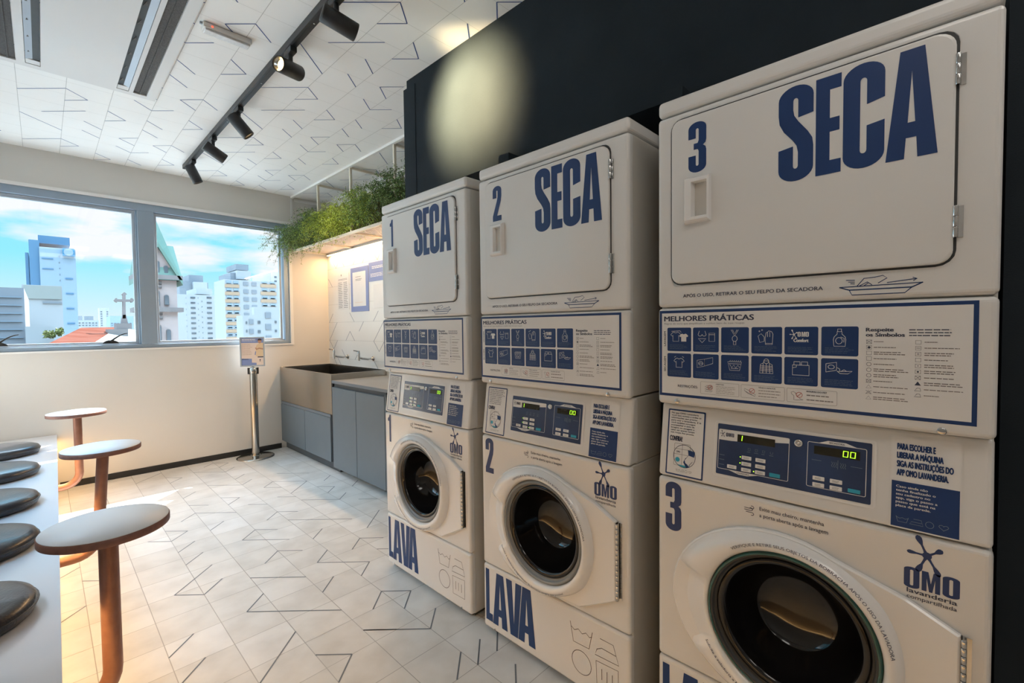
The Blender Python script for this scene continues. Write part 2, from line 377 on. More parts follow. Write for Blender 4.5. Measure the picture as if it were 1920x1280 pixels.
def bored(ob, yc, zc, r, x0, x1):
    """bore a round hole along x through a part"""
    c = MB(); n = 72; vs = [(x, yc+r*math.cos(2*pi*j/n), zc+r*math.sin(2*pi*j/n)) for x in (x0, x1) for j in range(n)]
    c.add(vs, [[j, (j+1) % n, (j+1) % n+n, j+n] for j in range(n)]+[list(range(n))[::-1], list(range(n, 2*n))])
    co = c.build('bore', 'black', None)
    md = ob.modifiers.new('bore', 'BOOLEAN'); md.operation = 'DIFFERENCE'; md.object = co; md.solver = 'EXACT'
    dg = bpy.context.evaluated_depsgraph_get(); dg.update()
    me = bpy.data.meshes.new_from_object(ob.evaluated_get(dg)); ob.modifiers.clear(); ob.data = me
    bpy.data.objects.remove(co)

# ================================================================= THE ROOM
XL, YR, YW, ZC = -1.80, -2.6, 4.755, 2.70
XT = 1.05           # tiled wall
XD = .266           # dark wall face
def inb(x0, y0, x1, y1, X0, X1, Y0, Y1): return min(x0, x1) >= X0-1e-6 and max(x0, x1) <= X1+1e-6 and min(y0, y1) >= Y0-1e-6 and max(y0, y1) <= Y1+1e-6
# floor with its inlaid lines
b = MB(); b.box(XL-.1, 1.2, YR-.1, YW+.2, -.08, 0)
fl = Flat(lambda u, v, o=0: Vector((u, v, o)))
fl.mi('floor_tile'); fl.mb = b
for k in range(-7, 12):
    X = -.75+.2*k
    if XL < X < XT: fl.line([(X, YR), (X, YW)], .0030, 'floor_joint', .0003)
for k in range(-14, 25):
    Y = .05+.2*k
    if YR < Y < YW: fl.line([(XL, Y), (XT, Y)], .0026, 'floor_joint', .0003)
FL = [(-2,15,1,1),(-2,17,1,1),(-1,22,1,-1),(-1,22,2,2),(-1,30,1,-1),(0,13,2,2),(0,21,1,1),(0,25,1,1),(0,27,1,1),(0,29,1,1),(0,31,1,-1),(1,18,1,1),(1,18,3,-3),(1,32,1,1),(2,11,1,1),(2,13,1,-1),(2,21,2,-2),(2,29,1,1),(2,33,2,-2),(2,35,1,-1),(2,37,1,1),(3,22,1,1),(3,26,1,1),(3,26,2,-2),(4,13,1,-1),(4,13,2,-2),(4,17,1,1),(4,23,1,-1),(4,27,1,-1),(4,33,1,1),(4,35,1,-1),(5,8,1,1),(5,14,1,1),(5,20,1,1),(5,20,2,-2),(5,28,1,1),(5,32,1,-1),(6,11,1,1),(6,13,1,1),(6,15,1,-1),(6,17,1,1),(6,23,1,1),(6,27,3,-3),(6,29,1,-1),(7,8,1,1),(7,20,1,1),(7,35,1,-1),(7,35,1,1),(8,21,1,-1),(8,30,2,-2),(8,32,2,2),(8,36,2,-2),(10,28,1,1),(10,30,1,1),(10,32,1,-1),(11,27,1,-1),(12,30,1,1),(8,19,1,-1),(9,22,2,2),(7,32,1,-1),(6,37,1,1),(4,39,2,-2),(6,39,1,1),(9,38,2,-2),(11,33,1,1)]
for du in (-15, 0, 15):
    for dv in (-31, 0, 31):
        for u, v, p, q in FL:
            if (du or dv) and (-2 <= u+du <= 12 and 9 <= v+dv <= 39): continue
            a = (-.75+.1*(u+du), .05+.1*(v+dv)); c = (a[0]+.1*p, a[1]+.1*q)
            if inb(*a, *c, XL, XT, YR, YW): fl.line([a, c], .0062, 'floor_line', .0006)
struct(fl.mb.build('floor', fl.mats, fix=False))
# ceiling, papered with the same tile drawing in blue
b = MB(); b.box(XL-.1, 1.2, YR-.1, YW+.2, ZC, ZC+.08)
fc = Flat(lambda u, v, o=0: Vector((u, v, ZC-o))); fc.mi('ceiling'); fc.mb = b
for k in range(-9, 7):
    X = -.112+.2*k
    if XL < X < XT: fc.line([(X, YR), (X, YW)], .0022, 'ceiling_joint', .0004)
for k in range(-14, 25):
    Y = .05+.2*k
    if YR < Y < YW: fc.line([(XL, Y), (XT, Y)], .0012, 'ceiling_joint', .0004)
CL = [(0,3,1,1),(0,5,1,-1),(1,0,1,1),(1,8,1,1),(2,5,1,1),(2,7,1,-1),(3,0,1,-1),(3,0,1,1),(3,2,1,1),(4,3,1,-1),(4,5,1,1),(4,7,1,1),(5,0,1,-1),(5,0,1,1),(6,3,1,1),(6,5,1,-1),(6,9,1,1),(8,5,2,-2),(8,9,2,2),(9,8,2,-2)]
for iu in range(-3, 3):
    for iv in range(-4, 6):
        for u, v, p, q in CL:
            a = (-.112+.1*(u+10*iu), .05+.1*(v+10*iv)); c = (a[0]+.1*p, a[1]+.1*q)
            if inb(*a, *c, XL, XT, YR, YW): fc.line([a, c], .0052, 'ceiling_blue', .0008)
struct(fc.mb.build('ceiling', fc.mats, fix=False))
# window wall
WX0, WX1, WZ0, WZ1 = XL+.02, .628, 1.118, 2.398
b = MB()
b.box(XL-.1, 1.2, YW, YW+.2, 0, WZ0); b.box(XL-.1, 1.2, YW, YW+.2, WZ1, ZC); b.box(WX1, 1.2, YW, YW+.2, WZ0, WZ1); b.box(XL-.1, WX0, YW, YW+.2, WZ0, WZ1)
struct(b.build('wall_front', 'wall'))
b = MB(); b.box(WX0, WX1+.03, YW-.008, YW, WZ1, WZ1+.024); b.box(WX1, WX1+.03, YW-.008, YW, WZ0-.012, WZ1); b.box(WX0, WX1+.03, YW-.012, YW+.03, WZ0-.014, WZ0)
struct(b.build('trim_1', 'white_paint'))
b = MB(); b.box(.655, .674, YW-.012, YW-.0085, WZ1+.02, ZC-.02); b.box(.655, .68, 1.93, YW-.013, ZC-.020, ZC-.001); b.box(.70, XT-.002, YW-.010, YW-.001, ZC-.045, ZC-.022)
b.box(XT-.012, XT-.001, 1.93, YW-.013, ZC-.022, ZC-.001)
struct(b.build('trim_2', 'white_paint'))
# window_1: two panes, grey-blue aluminium
def window(name, fn, u0, u1, z0, z1, mull, parent=None, stays=()):
    # fn(u, d, z): u along the wall, d depth from the room face
    root = bpy.data.objects.new(name, None); COL.objects.link(root); root.location = fn((u0+u1)/2, .06, z0); root['kind'] = 'structure'
    def bx(mb, a0, a1, d0, d1, c0, c1, bev=.003):
        p, q = fn(a0, d0, c0), fn(a1, d1, c1); mb.box(p[0], q[0], p[1], q[1], p[2], q[2], bev)
    f = MB(); bx(f, u0, u1, .012, .10, z1-.062, z1); bx(f, u0, u1, .012, .10, z0, z0+.034); bx(f, u1-.052, u1, .012, .10, z0+.034, z1-.062); bx(f, u0, u0+.05, .012, .10, z0+.034, z1-.062)
    f.build('window_frame', 'alu', root)
    f = MB(); bx(f, u0+.05, u1-.052, .045, .075, z1-.078, z1-.062)
    bx(f, u0+.05, u1-.052, .040, .085, z0+.034, z0+.046)
    f.build('window_rail', 'alu_light', root)
    edges = [u0+.05]+[k for mm in mull for k in mm]+[u1-.052]
    for a, c in mull:
        f = MB(); bx(f, a, c, .010, .105, z0+.034, z1-.062, .004); bx(f, a-.012, a, .03, .09, z0+.034, z1-.062); f.build('mullion', 'alu', root)
    for i in range(0, len(edges), 2):
        a, c = edges[i], edges[i+1]
        s_ = MB(); w = .022
        for q in ((a, a+w, z0+.046, z1-.078), (c-w-.012, c-.012, z0+.046, z1-.078)): bx(s_, q[0], q[1], .05, .08, q[2], q[3])
        bx(s_, a+w, c-w-.012, .05, .08, z0+.046, z0+.060); bx(s_, a+w, c-w-.012, .05, .08, z1-.094, z1-.078)
        sh = s_.build('sash', 'alu_light', root)
        g = MB(); bx(g, a+w, c-w-.012, .064, .068, z0+.060, z1-.094, 0); g.build('pane', 'glass', sh)
    return root
w1 = window('window_1', lambda u, d, z: (u, YW+d, z), WX0, WX1, WZ0, WZ1, [(-.640, -.522)])
for X in (-1.49, -.845):
    h = empty('window_stay', 'x', 'handle', (X, YW+.03, WZ0+.034))
    h['label'] = 'small dark window latch handle cut by the left photo edge' if X < -1 else 'small dark curved window latch handle below the stone cross'; h['group'] = 'window latch handles'
    q = MB(); q.prism(arc(0, 0, .052, .030, 180, 0, 10), lambda u, v, d_: Vector((X+u, YW+.012+d_, WZ0+.046+v)), 0, .02); q.build('latch_base', 'black', h)
    q = MB(); pts = [(X-.005+.115*t, YW+.012, WZ0+.062+.072*math.sin(t*1.45)) for t in [i/8 for i in range(9)]]
    q.tube(pts, [.008, .0075, .007, .0065, .006, .0055, .005, .0045, .004], 8); q.build('lever', 'black', h)
# right: tiled wall of the sink corner
b = MB(); b.box(XT, XT+.12, 1.93, YW, 0, ZC)
ft = Flat(lambda u, v, o=0: Vector((XT-o, u, v))); ft.mi('tile_wall'); ft.mb = b
for k in range(14): ft.line([(1.95, .14+.2*k), (YW, .14+.2*k)], .0022, 'ceiling_joint', .0004) if .14+.2*k < ZC else None
TW = [(45,13,47,11),(39,13,40,12),(43,11,42,12),(42,12,41,11),(35,13,37,11),(37,11,36,10),(36,10,35,11),(47,11,46,10),(46,10,45,11),(42,14,41,13),(47,13,46,14),(36,14,37,13),(44,20,43,19),(40,20,41,19),(38,20,39,19),(37,20,36,19),(36,19,35,20),(40,10,41,9),(46,20,45,19),(45,19,44,20),(47,18,46,17),(44,10,43,9),(46,9,45,8),(44,8,45,9),(37,9,36,8),(43,22,42,23),(40,24,39,25),(45,24,44,25),(37,24,36,25),(34,25,33,24)]
for du in (0, -13):
    for a, c, p, q in TW: ft.line([(.04+.1*(a+du), .04+.1*c), (.04+.1*(p+du), .04+.1*q)], .0055, 'tile_line', .0008)
struct(ft.mb.build('wall_right', ft.mats, fix=False))
# dark wall with the recess that holds the three machines
Y1, Y2, Y3, MW = 1.743, .979, .203, .683
b = MB()
b.box(XD, XD+.06, YR, 1.80, 2.035, ZC); b.box(XD, XD+.06, 1.80, 1.886, 2.655, ZC)                       # header
b.box(XD-.004, XD+.5, 1.80, 1.914, 0, 2.655)   # end jamb
b.box(XD+.06, 1.17, YR, 1.914, 2.035, 2.07)                   # recess ceiling
b.box(.80, .86, YR, 1.914, 0, 2.07)                           # recess back
b.box(XD+.5, XT, 1.90, 1.93, 0, ZC)
b.box(.17, .80, YR, Y3-MW-.012, 0, 2.05)                      # panel beside machine 3
b.box(XD, .80, YR, Y3-MW-.012, 2.035, 2.07)
b.box(.188, .80, Y3+.010, Y2-MW-.010, 0, 2.030)               # pier between machines 2 and 3
b.box(.188, .80, Y2+.010, Y1-MW-.010, 0, 2.030)               # pier between machines 1 and 2
struct(b.build('wall_dark', 'dark_wall'))
# left wall with a strip window added out of view for its light, rear wall
LY0, LY1, LZ0, LZ1 = 1.8, 3.9, 1.12, 2.35
b = MB(); b.box(XL-.1, XL, YR-.1, YW, 0, LZ0); b.box(XL-.1, XL, YR-.1, YW, LZ1, ZC); b.box(XL-.1, XL, YR-.1, LY0, LZ0, LZ1); b.box(XL-.1, XL, LY1, YW, LZ0, LZ1)
struct(b.build('wall_left', 'wall'))
window('added_window', lambda u, d, z: (XL-d*.9, u, z), LY0, LY1, LZ0, LZ1, [(2.8, 2.9)])
b = MB(); b.box(XL, 1.2, YR-.1, YR, 0, ZC); struct(b.build('wall_back', 'wall'))
b = MB(); b.box(-1.19, .50, YW-.010, YW, 0, .052); struct(b.build('baseboard_front', 'black'))

# ================================================================= STACKED WASHER-DRYERS
ZL, ZT, ZB, ZK, ZN, ZD = 1.859, 1.905, 1.3185, 1.042, .8294, .292   # lid seam, top, body seam, bezel foot, console foot, lower seam
KX = .028
DG_C, DG_R = (.341, .533), .184
def star(F, cx, cy, k, m, off=None):
    # five-armed splash, arms as drops
    for ang, ln, wd in ((112, .040, .0085), (178, .030, .0065), (38, .028, .0085), (-62, .040, .0075), (-112, .038, .0085)):
        a = math.radians(ang); ca, sa = math.cos(a), math.sin(a); p = []
        pr = [(0, .006), (.3, .0032), (.55, .0030), (.75, wd*.85), (.9, wd), (1.0, wd*.7), (1.06, 0)]
        for t, w in pr: p.append((t*ln, w*.62))
        for t, w in pr[::-1][1:]: p.append((t*ln, -w*.62))
        F.poly([(cx+k*(u*ca-v*sa), cy+k*(u*sa+v*ca)) for u, v in p], m, off)
    F.disc(cx, cy, .0075*k, m, (F.off if off is None else off)+.0002)
def symbols(F, u, v, k, w, m, off=None, gap=1.0):
    # wash tub, iron, circle, heart, in a row
    F.line([(u, v+.011*k), (u+.003*k, v), (u+.017*k, v), (u+.020*k, v+.011*k)], w, m, off); F.line([(u+.001*k, v+.009*k), (u+.006*k, v+.007*k), (u+.010*k, v+.009*k), (u+.015*k, v+.007*k), (u+.019*k, v+.009*k)], w, m, off)
    u += .022*k*gap
    F.line([(u+.006*k, v+.011*k), (u+.018*k, v+.011*k), (u+.021*k, v), (u, v), (u+.003*k, v+.005*k), (u+.019*k, v+.005*k)], w, m, off)
    u += .031*k*gap; F.circ(u, v+.0055*k, .0062*k, w, m, off)
    u += .014*k*gap
    F.line([(u-.001*k+.008*k*(1+math.cos(t)*0)+.0072*k*(16*math.sin(t)**3)/16, v+.006*k+.0058*k*(13*math.cos(t)-5*math.cos(2*t)-2*math.cos(3*t)-math.cos(4*t))/16) for t in [2*pi*i/20 for i in range(20)]], w, m, off, True)
def icon(F, k, cx, cy, m, off):
    w = .0011; ln = lambda p, c=False, ww=w: F.line([(cx+a*.01, cy+b_*.01) for a, b_ in p], ww, m, off, c)
    tee = [(-1, 1.1), (-.5, 1.3), (-.2, 1.1), (.2, 1.1), (.5, 1.3), (1, 1.1), (1.5, .5), (1.05, .15), (.85, .4), (.85, -1.3), (-.85, -1.3), (-.85, .4), (-1.05, .15), (-1.5, .5)]
    if k == 0:
        ln([(a-.95, b_+.1) for a, b_ in tee], True); ln([(-2.2, 1.6), (.3, 1.75), (.6, 1.3)])
        F.poly([(cx+(a*.85+1.35)*.01, cy+(b_*.85-.15)*.01) for a, b_ in tee], m, off, [list(range(14))])
    elif k == 1:
        ln(arc(-1.5, .8, .55, .5, 180, 360, 6)); ln(arc(-.4, .8, .55, .5, 180, 360, 6)); ln([(-2, .8), (-1.7, 1.7)]); ln([(.1, .8), (-.2, 1.7)]); ln([(-2, -.4), (.1, -.4), (-.5, -1.0), (-.95, -1.5), (-1.4, -1.0)], True); ln([(.9, 1.1), (2.4, 1.1), (2.4, -1.1), (.9, -1.1)], True); ln([(.9, .7), (2.4, .7)])
    elif k == 2:
        ln([(-.9, 2.0), (0, .4), (.9, 2.0)]); ln([(-.55, 2.0), (0, .9), (.55, 2.0)]); ln(arc(0, -.3, .62, .75, 0, 345, 14), True); ln([(-.3, -1.0), (-.3, -1.9), (.3, -1.9), (.3, -1.0)], True)
    elif k == 3:
        ln([(-.2, -1.7), (-.3, -.2), (-.1, 1.2), (.25, 1.4), (.5, 1.7), (.85, 1.6), (1.15, 1.5), (1.45, .9), (1.3, -1.7)], True); ln([(-1.9, .4), (-1.2, 1.0), (-.5, .2), (-.5, -.9), (-1.5, -1.2)], True); ln([(.25, 1.3), (.25, .2)]); ln([(.75, 1.5), (.75, .2)])
        for a, b_ in ((-1.6, 1.6), (-1.0, 1.9)): ln([(a-.2, b_), (a+.2, b_)]); ln([(a, b_-.2), (a, b_+.2)])
        ln([(-.2, -1.4), (1.3, -1.4)])
    elif k == 4:
        star(F, cx-.0145, cy+.0082, .30, m, off)
        for i, c in enumerate('OMO'): F.glyph(c, cx-.007+i*.0082, cy+.003, cx-.0005+i*.0082+(.0012 if c == 'M' else 0), cy+.0145, m, off)
        F.text('Comfort', cx, cy-.0095, .0082, m, .030, .03, 'c', off)
    elif k == 5:
        ln([(-.45, 1.5), (.45, 1.5), (.45, .95), (1.05, .3), (1.15, -.3), (1.05, -1.8), (-1.05, -1.8), (-1.15, -.3), (-1.0, .3), (-.45, .95)], True); ln([(-.35, 1.55), (-.35, 2.1), (.35, 2.1), (.35, 1.55)]); ln(arc(-.1, -.55, .62, .72, 0, 345, 14), True); ln([(.2, .3), (.85, 0), (.8, -.9)])
    elif k == 6:
        ln(tee, True, .0014); ln([(-1.4, 1.5), (-.9, 1.8)]); ln([(1.4, 1.5), (.9, 1.8)])
    elif k == 7:
        ln([(-2.3, -1.1), (-.3, -.6), (-.3, 1.3), (-2.3, .9)], True); ln([(-.3, -.6), (1.9, .2), (1.9, 1.8), (-.3, 1.3)], True); ln(arc(-1.3, .1, .6, .5, 0, 340, 12), True); ln([(-1.8, 0), (-1.3, .2), (-.8, 0)])
    elif k == 8:
        ln([(-1.7, .9), (1.7, .9), (1.2, -1.3), (-1.2, -1.3)], True); ln([(-1.5, .4), (1.5, .4)]); ln([(-1.2, .2), (-.7, -.6), (-.2, .1), (.3, -.7), (.8, .1), (1.2, -.5)])
        for a in (-1.2, -.7, -.2, .3, .8, 1.3): ln([(a, 1.0), (a+.2, 1.3)])
        ln([(-.9, -.8), (.9, -.8)])
    elif k == 9:
        ln([(-.5, 1.5), (.5, 1.5), (.7, .9), (1.3, .6), (1.5, -1.6), (-1.5, -1.6), (-1.3, .6), (-.7, .9)], True); ln(arc(0, 1.4, .55, .6, 0, 340, 12), True)
        for z_ in (.2, -.2, -.6, -1.0): ln([(-1.3, z_), (1.35, z_)])
        ln([(0, .9), (0, -1.6)]); ln([(-.7, .8), (-.8, -1.6)]); ln([(.7, .8), (.8, -1.6)])
    elif k == 10:
        ln([(-1.7, .8), (1.7, .8), (1.7, -1.6), (-1.7, -1.6)], True, .0014); ln([(-1.4, .8), (-1.4, 1.6), (-.15, 1.6), (-.15, .8)], False, .0013); ln([(.15, .8), (.15, 1.6), (1.4, 1.6), (1.4, .8)], False, .0013); ln([(-1.7, .1), (-.9, .3), (-.9, .8)])
    elif k == 11:
        ln([(-2.5, -.5), (-.5, 0), (-.5, 1.8), (-2.5, 1.4)], True, .0013); ln(arc(-1.5, .7, .6, .45, 0, 340, 12), True); ln([(-.4, .6), (.1, .3), (.1, -.1)]); ln([(-.4, -.2), (.2, -.7), (1.6, -.7), (2.4, -.1), (-.1, -.25)], True); ln([(.4, -.2), (.9, .2), (1.4, -.2)])
def boat(F, m, off=None):
    g = lambda p, c=False, w=.0016: F.line([(.435+a, 1.33+b_) for a, b_ in p], w, m, off, c)
    g([(0, .019), (.018, .012), (.123, .012), (.140, .021)], w=.0024); g([(0, .019), (.140, .0205)], w=.0018); g([(.018, .012), (.023, .001), (.112, .001), (.123, .012)], w=.0018)
    g([(.032, .020), (.044, .036), (.062, .037), (.076, .040), (.083, .034), (.068, .024)]); g([(.036, .020), (.05, .028), (.058, .021)]); g([(.044, .02), (.052, .026)])
    g([(.083, .024), (.130, .029)]); g([(.124, .032), (.131, .029), (.125, .025)])
    for i in range(3): g([(.012+i*.004, .034-i*.004), (.028, .033-i*.004)])
def make_machine(Yl, num, label):
    R = empty('stacked_washer_dryer', label, 'washing machine', (0, Yl, 0), 'stacked coin laundry washer dryers')
    G = lambda x, s, z: Vector((x, Yl-s, z))
    w = MW
    def bx(mb, x0, x1, s0, s1, z0, z1, bev=0, seg=3): mb.box(x0, x1, Yl-s1, Yl-s0, z0, z1, bev, seg)
    # cabinets
    b = MB(); bx(b, .020, .70, .0015, w-.0015, ZK+.004, ZL-.002, .006); dc = b.build('dryer_cabinet', 'enamel_shade', R)
    b = MB(); bx(b, .020, .70, .0015, w-.0015, .022, ZN, .006); wc = b.build('washer_cabinet', 'enamel_shade', R)
    b = MB(); bx(b, .045, .70, .0015, w-.0015, ZN+.0005, ZK, .004); b.build('console_housing', 'enamel_shade', R)
    b = MB(); bx(b, .03, .68, .012, w-.012, .008, .03); b.build('underframe', 'rubber', R)
    for s_ in (.045, w-.045):
        for x_ in (.05, .64): b = MB(); b.lathe([(.022, .0), (.022, .012), (.012, .016), (.012, .03)], (x_, Yl-s_, 0), n=16); b.build('levelling_foot', 'rubber', R)
    b = MB(); bx(b, 0, .70, 0, w, ZL+.002, ZT, .013, 4); b.build('top_lid', 'enamel', R)
    # rounded front skins
    def skin(name, z0, z1, bev=.011):
        b = MB(); bx(b, 0, .034, 0, w, z0, z1, bev, 4); return b.build(name, 'enamel', R)
    df = skin('dryer_front', ZB+.0015, ZL-.002); lp = skin('lint_panel', ZK, ZB-.0015)
    wf = skin('washer_front', ZD+.0015, ZN-.0018); kp = skin('lower_panel', .024, ZD-.0015)
    for o_ in (wf, wc): bored(o_, Yl-DG_C[0], DG_C[1], .176, -.02, .16)
    # seam between front skin and side sheet is the bevelled gap; screws
    for s_, z_ in ((.059, ZK+.010), (.607, ZK+.008)):
        b = MB(); b.lathe([(.0075, 0), (.0075, -.002), (.006, -.003), (.0, -.003)], (0, Yl-s_, z_), 'x', 16); b.build('screw', 'chrome', R)
    for s_ in (.067, .618): b = MB(); b.lathe([(.004, 0), (.004, -.0015), (.0, -.0015)], (0, Yl-s_, .034), 'x', 12); b.build('screw', 'chrome', R)
    # dryer door
    F = lambda off_=0: frame_fn((0, Yl, 0), (0, -1, 0), (0, 0, 1), (-1, 0, 0))
    fd = Flat(F()); fd.rr(.0405, 1.3795, .6225, 1.8395, .030, 'rubber', .0004); fd.rrl(.0385, 1.3775, .6245, 1.8415, .031, .003, 'enamel', .0009); fd.build('door_gap_shade', df)  # flat dark sheet painted in for the shaded gap round the door
    b = MB(); pts = arc(.045+.026, 1.384+.026, .026, .026, 180, 270, 6)+arc(.618-.026, 1.384+.026, .026, .026, 270, 360, 6)+arc(.618-.032, 1.835-.032, .032, .032, 0, 90, 6)+arc(.045+.026, 1.835-.026, .026, .026, 90, 180, 6)
    cx_, cz_ = .3315, 1.6095
    sh = lambda k: [(cx_+(u-cx_)*(1-k/.573*2), cz_+(v-cz_)*(1-k/.451*2)) for u, v in pts]
    lay = [(pts, -.0005), (pts, -.0055), (sh(.0015), -.0078), (sh(.004), -.0086)]
    vs = []; n = len(pts)
    for p, d_ in lay: vs += [G(d_, u, v) for u, v in p]
    b.add(vs, [[i*n+j, i*n+(j+1) % n, (i+1)*n+(j+1) % n, (i+1)*n+j] for i in range(3) for j in range(n)]+[[3*n+j for j in range(n)]])
    door = b.build('dryer_door', 'enamel', R)
    b = MB()
    DX = -.0086
    # handle: raised frame round a finger pocket
    def rl(s0, s1, z0, z1, x_): return [G(x_, s0, z0), G(x_, s1, z0), G(x_, s1, z1), G(x_, s0, z1)]
    loops = [rl(.084, .155, 1.545, 1.668, DX), rl(.086, .153, 1.548, 1.665, DX-.012), rl(.089, .150, 1.552, 1.661, DX-.016), rl(.107, .1485, 1.560, 1.653, DX-.016), rl(.112, .147, 1.563, 1.650, DX-.001)]
    vs = [p for l_ in loops for p in l_]
    b.add(vs, [[i*4+j, i*4+(j+1) % 4, (i+1)*4+(j+1) % 4, (i+1)*4+j] for i in range(4) for j in range(4)])
    hd = b.build('door_handle', 'door_white', door)
    md = hd.modifiers.new('b', 'BEVEL'); md.width = .0022; md.segments = 2; md.limit_method = 'ANGLE'
    b = MB(); b.add(rl(.112, .147, 1.563, 1.650, DX-.0011), [[0, 1, 2, 3]]); b.build('finger_pocket', 'enamel_shade', door)  # darkened enamel stands for the soft shade in the pocket
    for z0, z1 in ((1.726, 1.786), (1.433, 1.495)):
        b = MB()
        for i in range(3): b.lathe([(.0042, .001), (.0045, .002), (.0045, (z1-z0)/3-.001), (.0042, (z1-z0)/3)], (-.0065, Yl-.6205, z0+i*(z1-z0)/3), 'z', 12)
        bx(b, -.0015, -.0005, .6235, .632, z0, z1); b.build('hinge', 'chrome', door)
    f = Flat(F()); f.off = .0092
    f.glyph('S', .313, 1.604, .384, 1.824, 'blue'); f.glyph('E', .3885, 1.605, .4360, 1.821, 'blue'); f.glyph('C', .4395, 1.603, .511, 1.825, 'blue'); f.glyph('A', .513, 1.604, .5935, 1.822, 'blue')
    f.build('word_lettering', door); f = Flat(F()); f.off = .0092
    f.glyph(num, .094 if num != '1' else .1, 1.680, .142 if num != '1' else .132, 1.814, 'blue'); f.build('machine_number', door)
    f = Flat(F()); f.text('APÓS O USO, RETIRAR O SEU FELPO DA SECADORA', .076, 1.3455, .0092, 'ink', .328, .008); f.build('notice_text', df); f = Flat(F()); boat(f, 'blue'); f.build('lint_tray_drawing', df)
    # best-practice poster on the lint panel
    f = Flat(F()); f.rect(.006, 1.066, .656, 1.310, 'blue', .0005); f.rect(.0135, 1.0735, .6485, 1.3025, 'paper', .0008); ps = f.build('instruction_poster', R)
    f = Flat(F()); O1, O2 = .0011, .0014
    f.text('MELHORES PRÁTICAS', .021, 1.280, .0145, 'ink', .237, .018, off=O1); f.text('Regras de ouro que simplificam e cuidam bem de suas roupas', .021, 1.2705, .0052, 'ink_soft', .215, 0, off=O1)
    f.text('LAVAGEM', .0255, 1.209, .0062, 'ink', .042, .01, off=O1, rot=True); f.text('SECAGEM', .0255, 1.136, .0062, 'ink', .043, .01, off=O1, rot=True)
    cols = [(.030, .099), (.104, .173), (.179, .247), (.253, .322), (.327, .396), (.402, .471)]
    for r_, (z0, z1) in enumerate(((1.195, 1.2615), (1.122, 1.189))):
        for i, (a, c) in enumerate(cols):
            f.rr(a, z0, c, z1, .004, 'blue', O1); icon(f, i+6*r_, (a+c)/2, z1-.0265, 'paper', O2)
            f.bars(a+.007, z0+.005, c-.007, z0+.0195, 4, 'c_pale', O2, fill=.16, ragged=.3, seed=i+9*r_)
    f.text('RESTRIÇÕES:', .061, 1.094, .0068, 'ink', .056, .01, off=O1)
    for i, (a, c) in enumerate(((.125, .224), (.229, .328), (.333, .433))):
        f.rrl(a, 1.081, c, 1.114, .003, .0006, 'grey_line', O1); px_ = a+.022; pz = 1.0965
        if i == 0:
            for k in range(3): f.line([(px_-.010, pz-.008+k*.006), (px_+.007, pz-.009+k*.006), (px_+.010, pz-.006+k*.006), (px_-.006, pz-.004+k*.006)], .0008, 'ink', O1, True)
        elif i == 1:
            f.line([(px_-.014, pz+.008), (px_-.004, pz+.004), (px_+.012, pz-.006), (px_+.011, pz-.010), (px_-.006, pz-.004), (px_-.014, pz+.003)], .0008, 'ink', O1, True); f.line([(px_-.012, pz+.001), (px_+.010, pz-.010)], .0008, 'ink', O1)
        else:
            f.line([(px_-.013, pz+.008), (px_-.008, pz+.010), (px_-.004, pz+.007), (px_-.001, pz), (px_+.006, pz-.006), (px_+.012, pz-.008), (px_-.003, pz-.010), (px_-.007, pz-.010), (px_-.007, pz), (px_-.012, pz+.004)], .0008, 'ink', O1, True)
        f.circ(px_+.004, pz+.003, .0062, .0010, 'red', O2); f.line([(px_-.0004, pz-.0014), (px_+.0084, pz+.0074)], .0010, 'red', O2)
        f.text(['CESTOS', 'TÊNIS E SAPATOS', 'ROUPAS DO PET'][i], a+.041, 1.1075, .0036, 'ink', [.020, .038, .040][i], .012, off=O1)
        f.bars(a+.041, 1.084, c-.006, 1.1055, [5, 3, 2][i], 'grey_line', O1, fill=.22, seed=i+3)
    f.text('Respeite', .484, 1.2505, .0080, 'ink', .046, .02, off=O1); f.text('os Símbolos', .484, 1.2395, .0080, 'ink', .064, .02, off=O1)
    f.bars(.555, 1.239, .624, 1.2565, 3, 'ink', O1, fill=.34, ragged=.15, seed=5)
    rows = lambda n: [1.228-(1.228-1.106)*i/(n-1) for i in range(n)]
    for i, z_ in enumerate(rows(11)):
        u_ = .4895; q = .0040
        if i < 4: f.line([(u_-.0045, z_+q), (u_-q, z_-q), (u_+q, z_-q), (u_+.0045, z_+q)], .0007, 'ink', O1, True)
        elif i < 8: f.circ(u_, z_, q, .0007, 'ink', O1)
        else: f.line([(u_-.0045, z_-q*.8), (u_+.0045, z_-q*.8), (u_, z_+q)], .0007, 'ink', O1, True)
        if i in (0, 7, 9): f.line([(u_-.005, z_-q), (u_+.005, z_+q)], .0006, 'ink', O1); f.line([(u_-.005, z_+q), (u_+.005, z_-q)], .0006, 'ink', O1)
        if i == 1: f.disc(u_, z_, .0026, 'ink', O1)
        f.bars(.4975, z_-.0042 if i in (2, 5, 6, 10) else z_-.0015, .4975+(.02, .038, .056, .040, .036, .058, .045, .034, .060, .058, .060)[i], z_+.0042 if i in (2, 5, 6, 10) else z_+.0022, 2 if i in (2, 5, 6, 10) else 1, 'grey_line', O1, fill=.42, ragged=.2, seed=i)
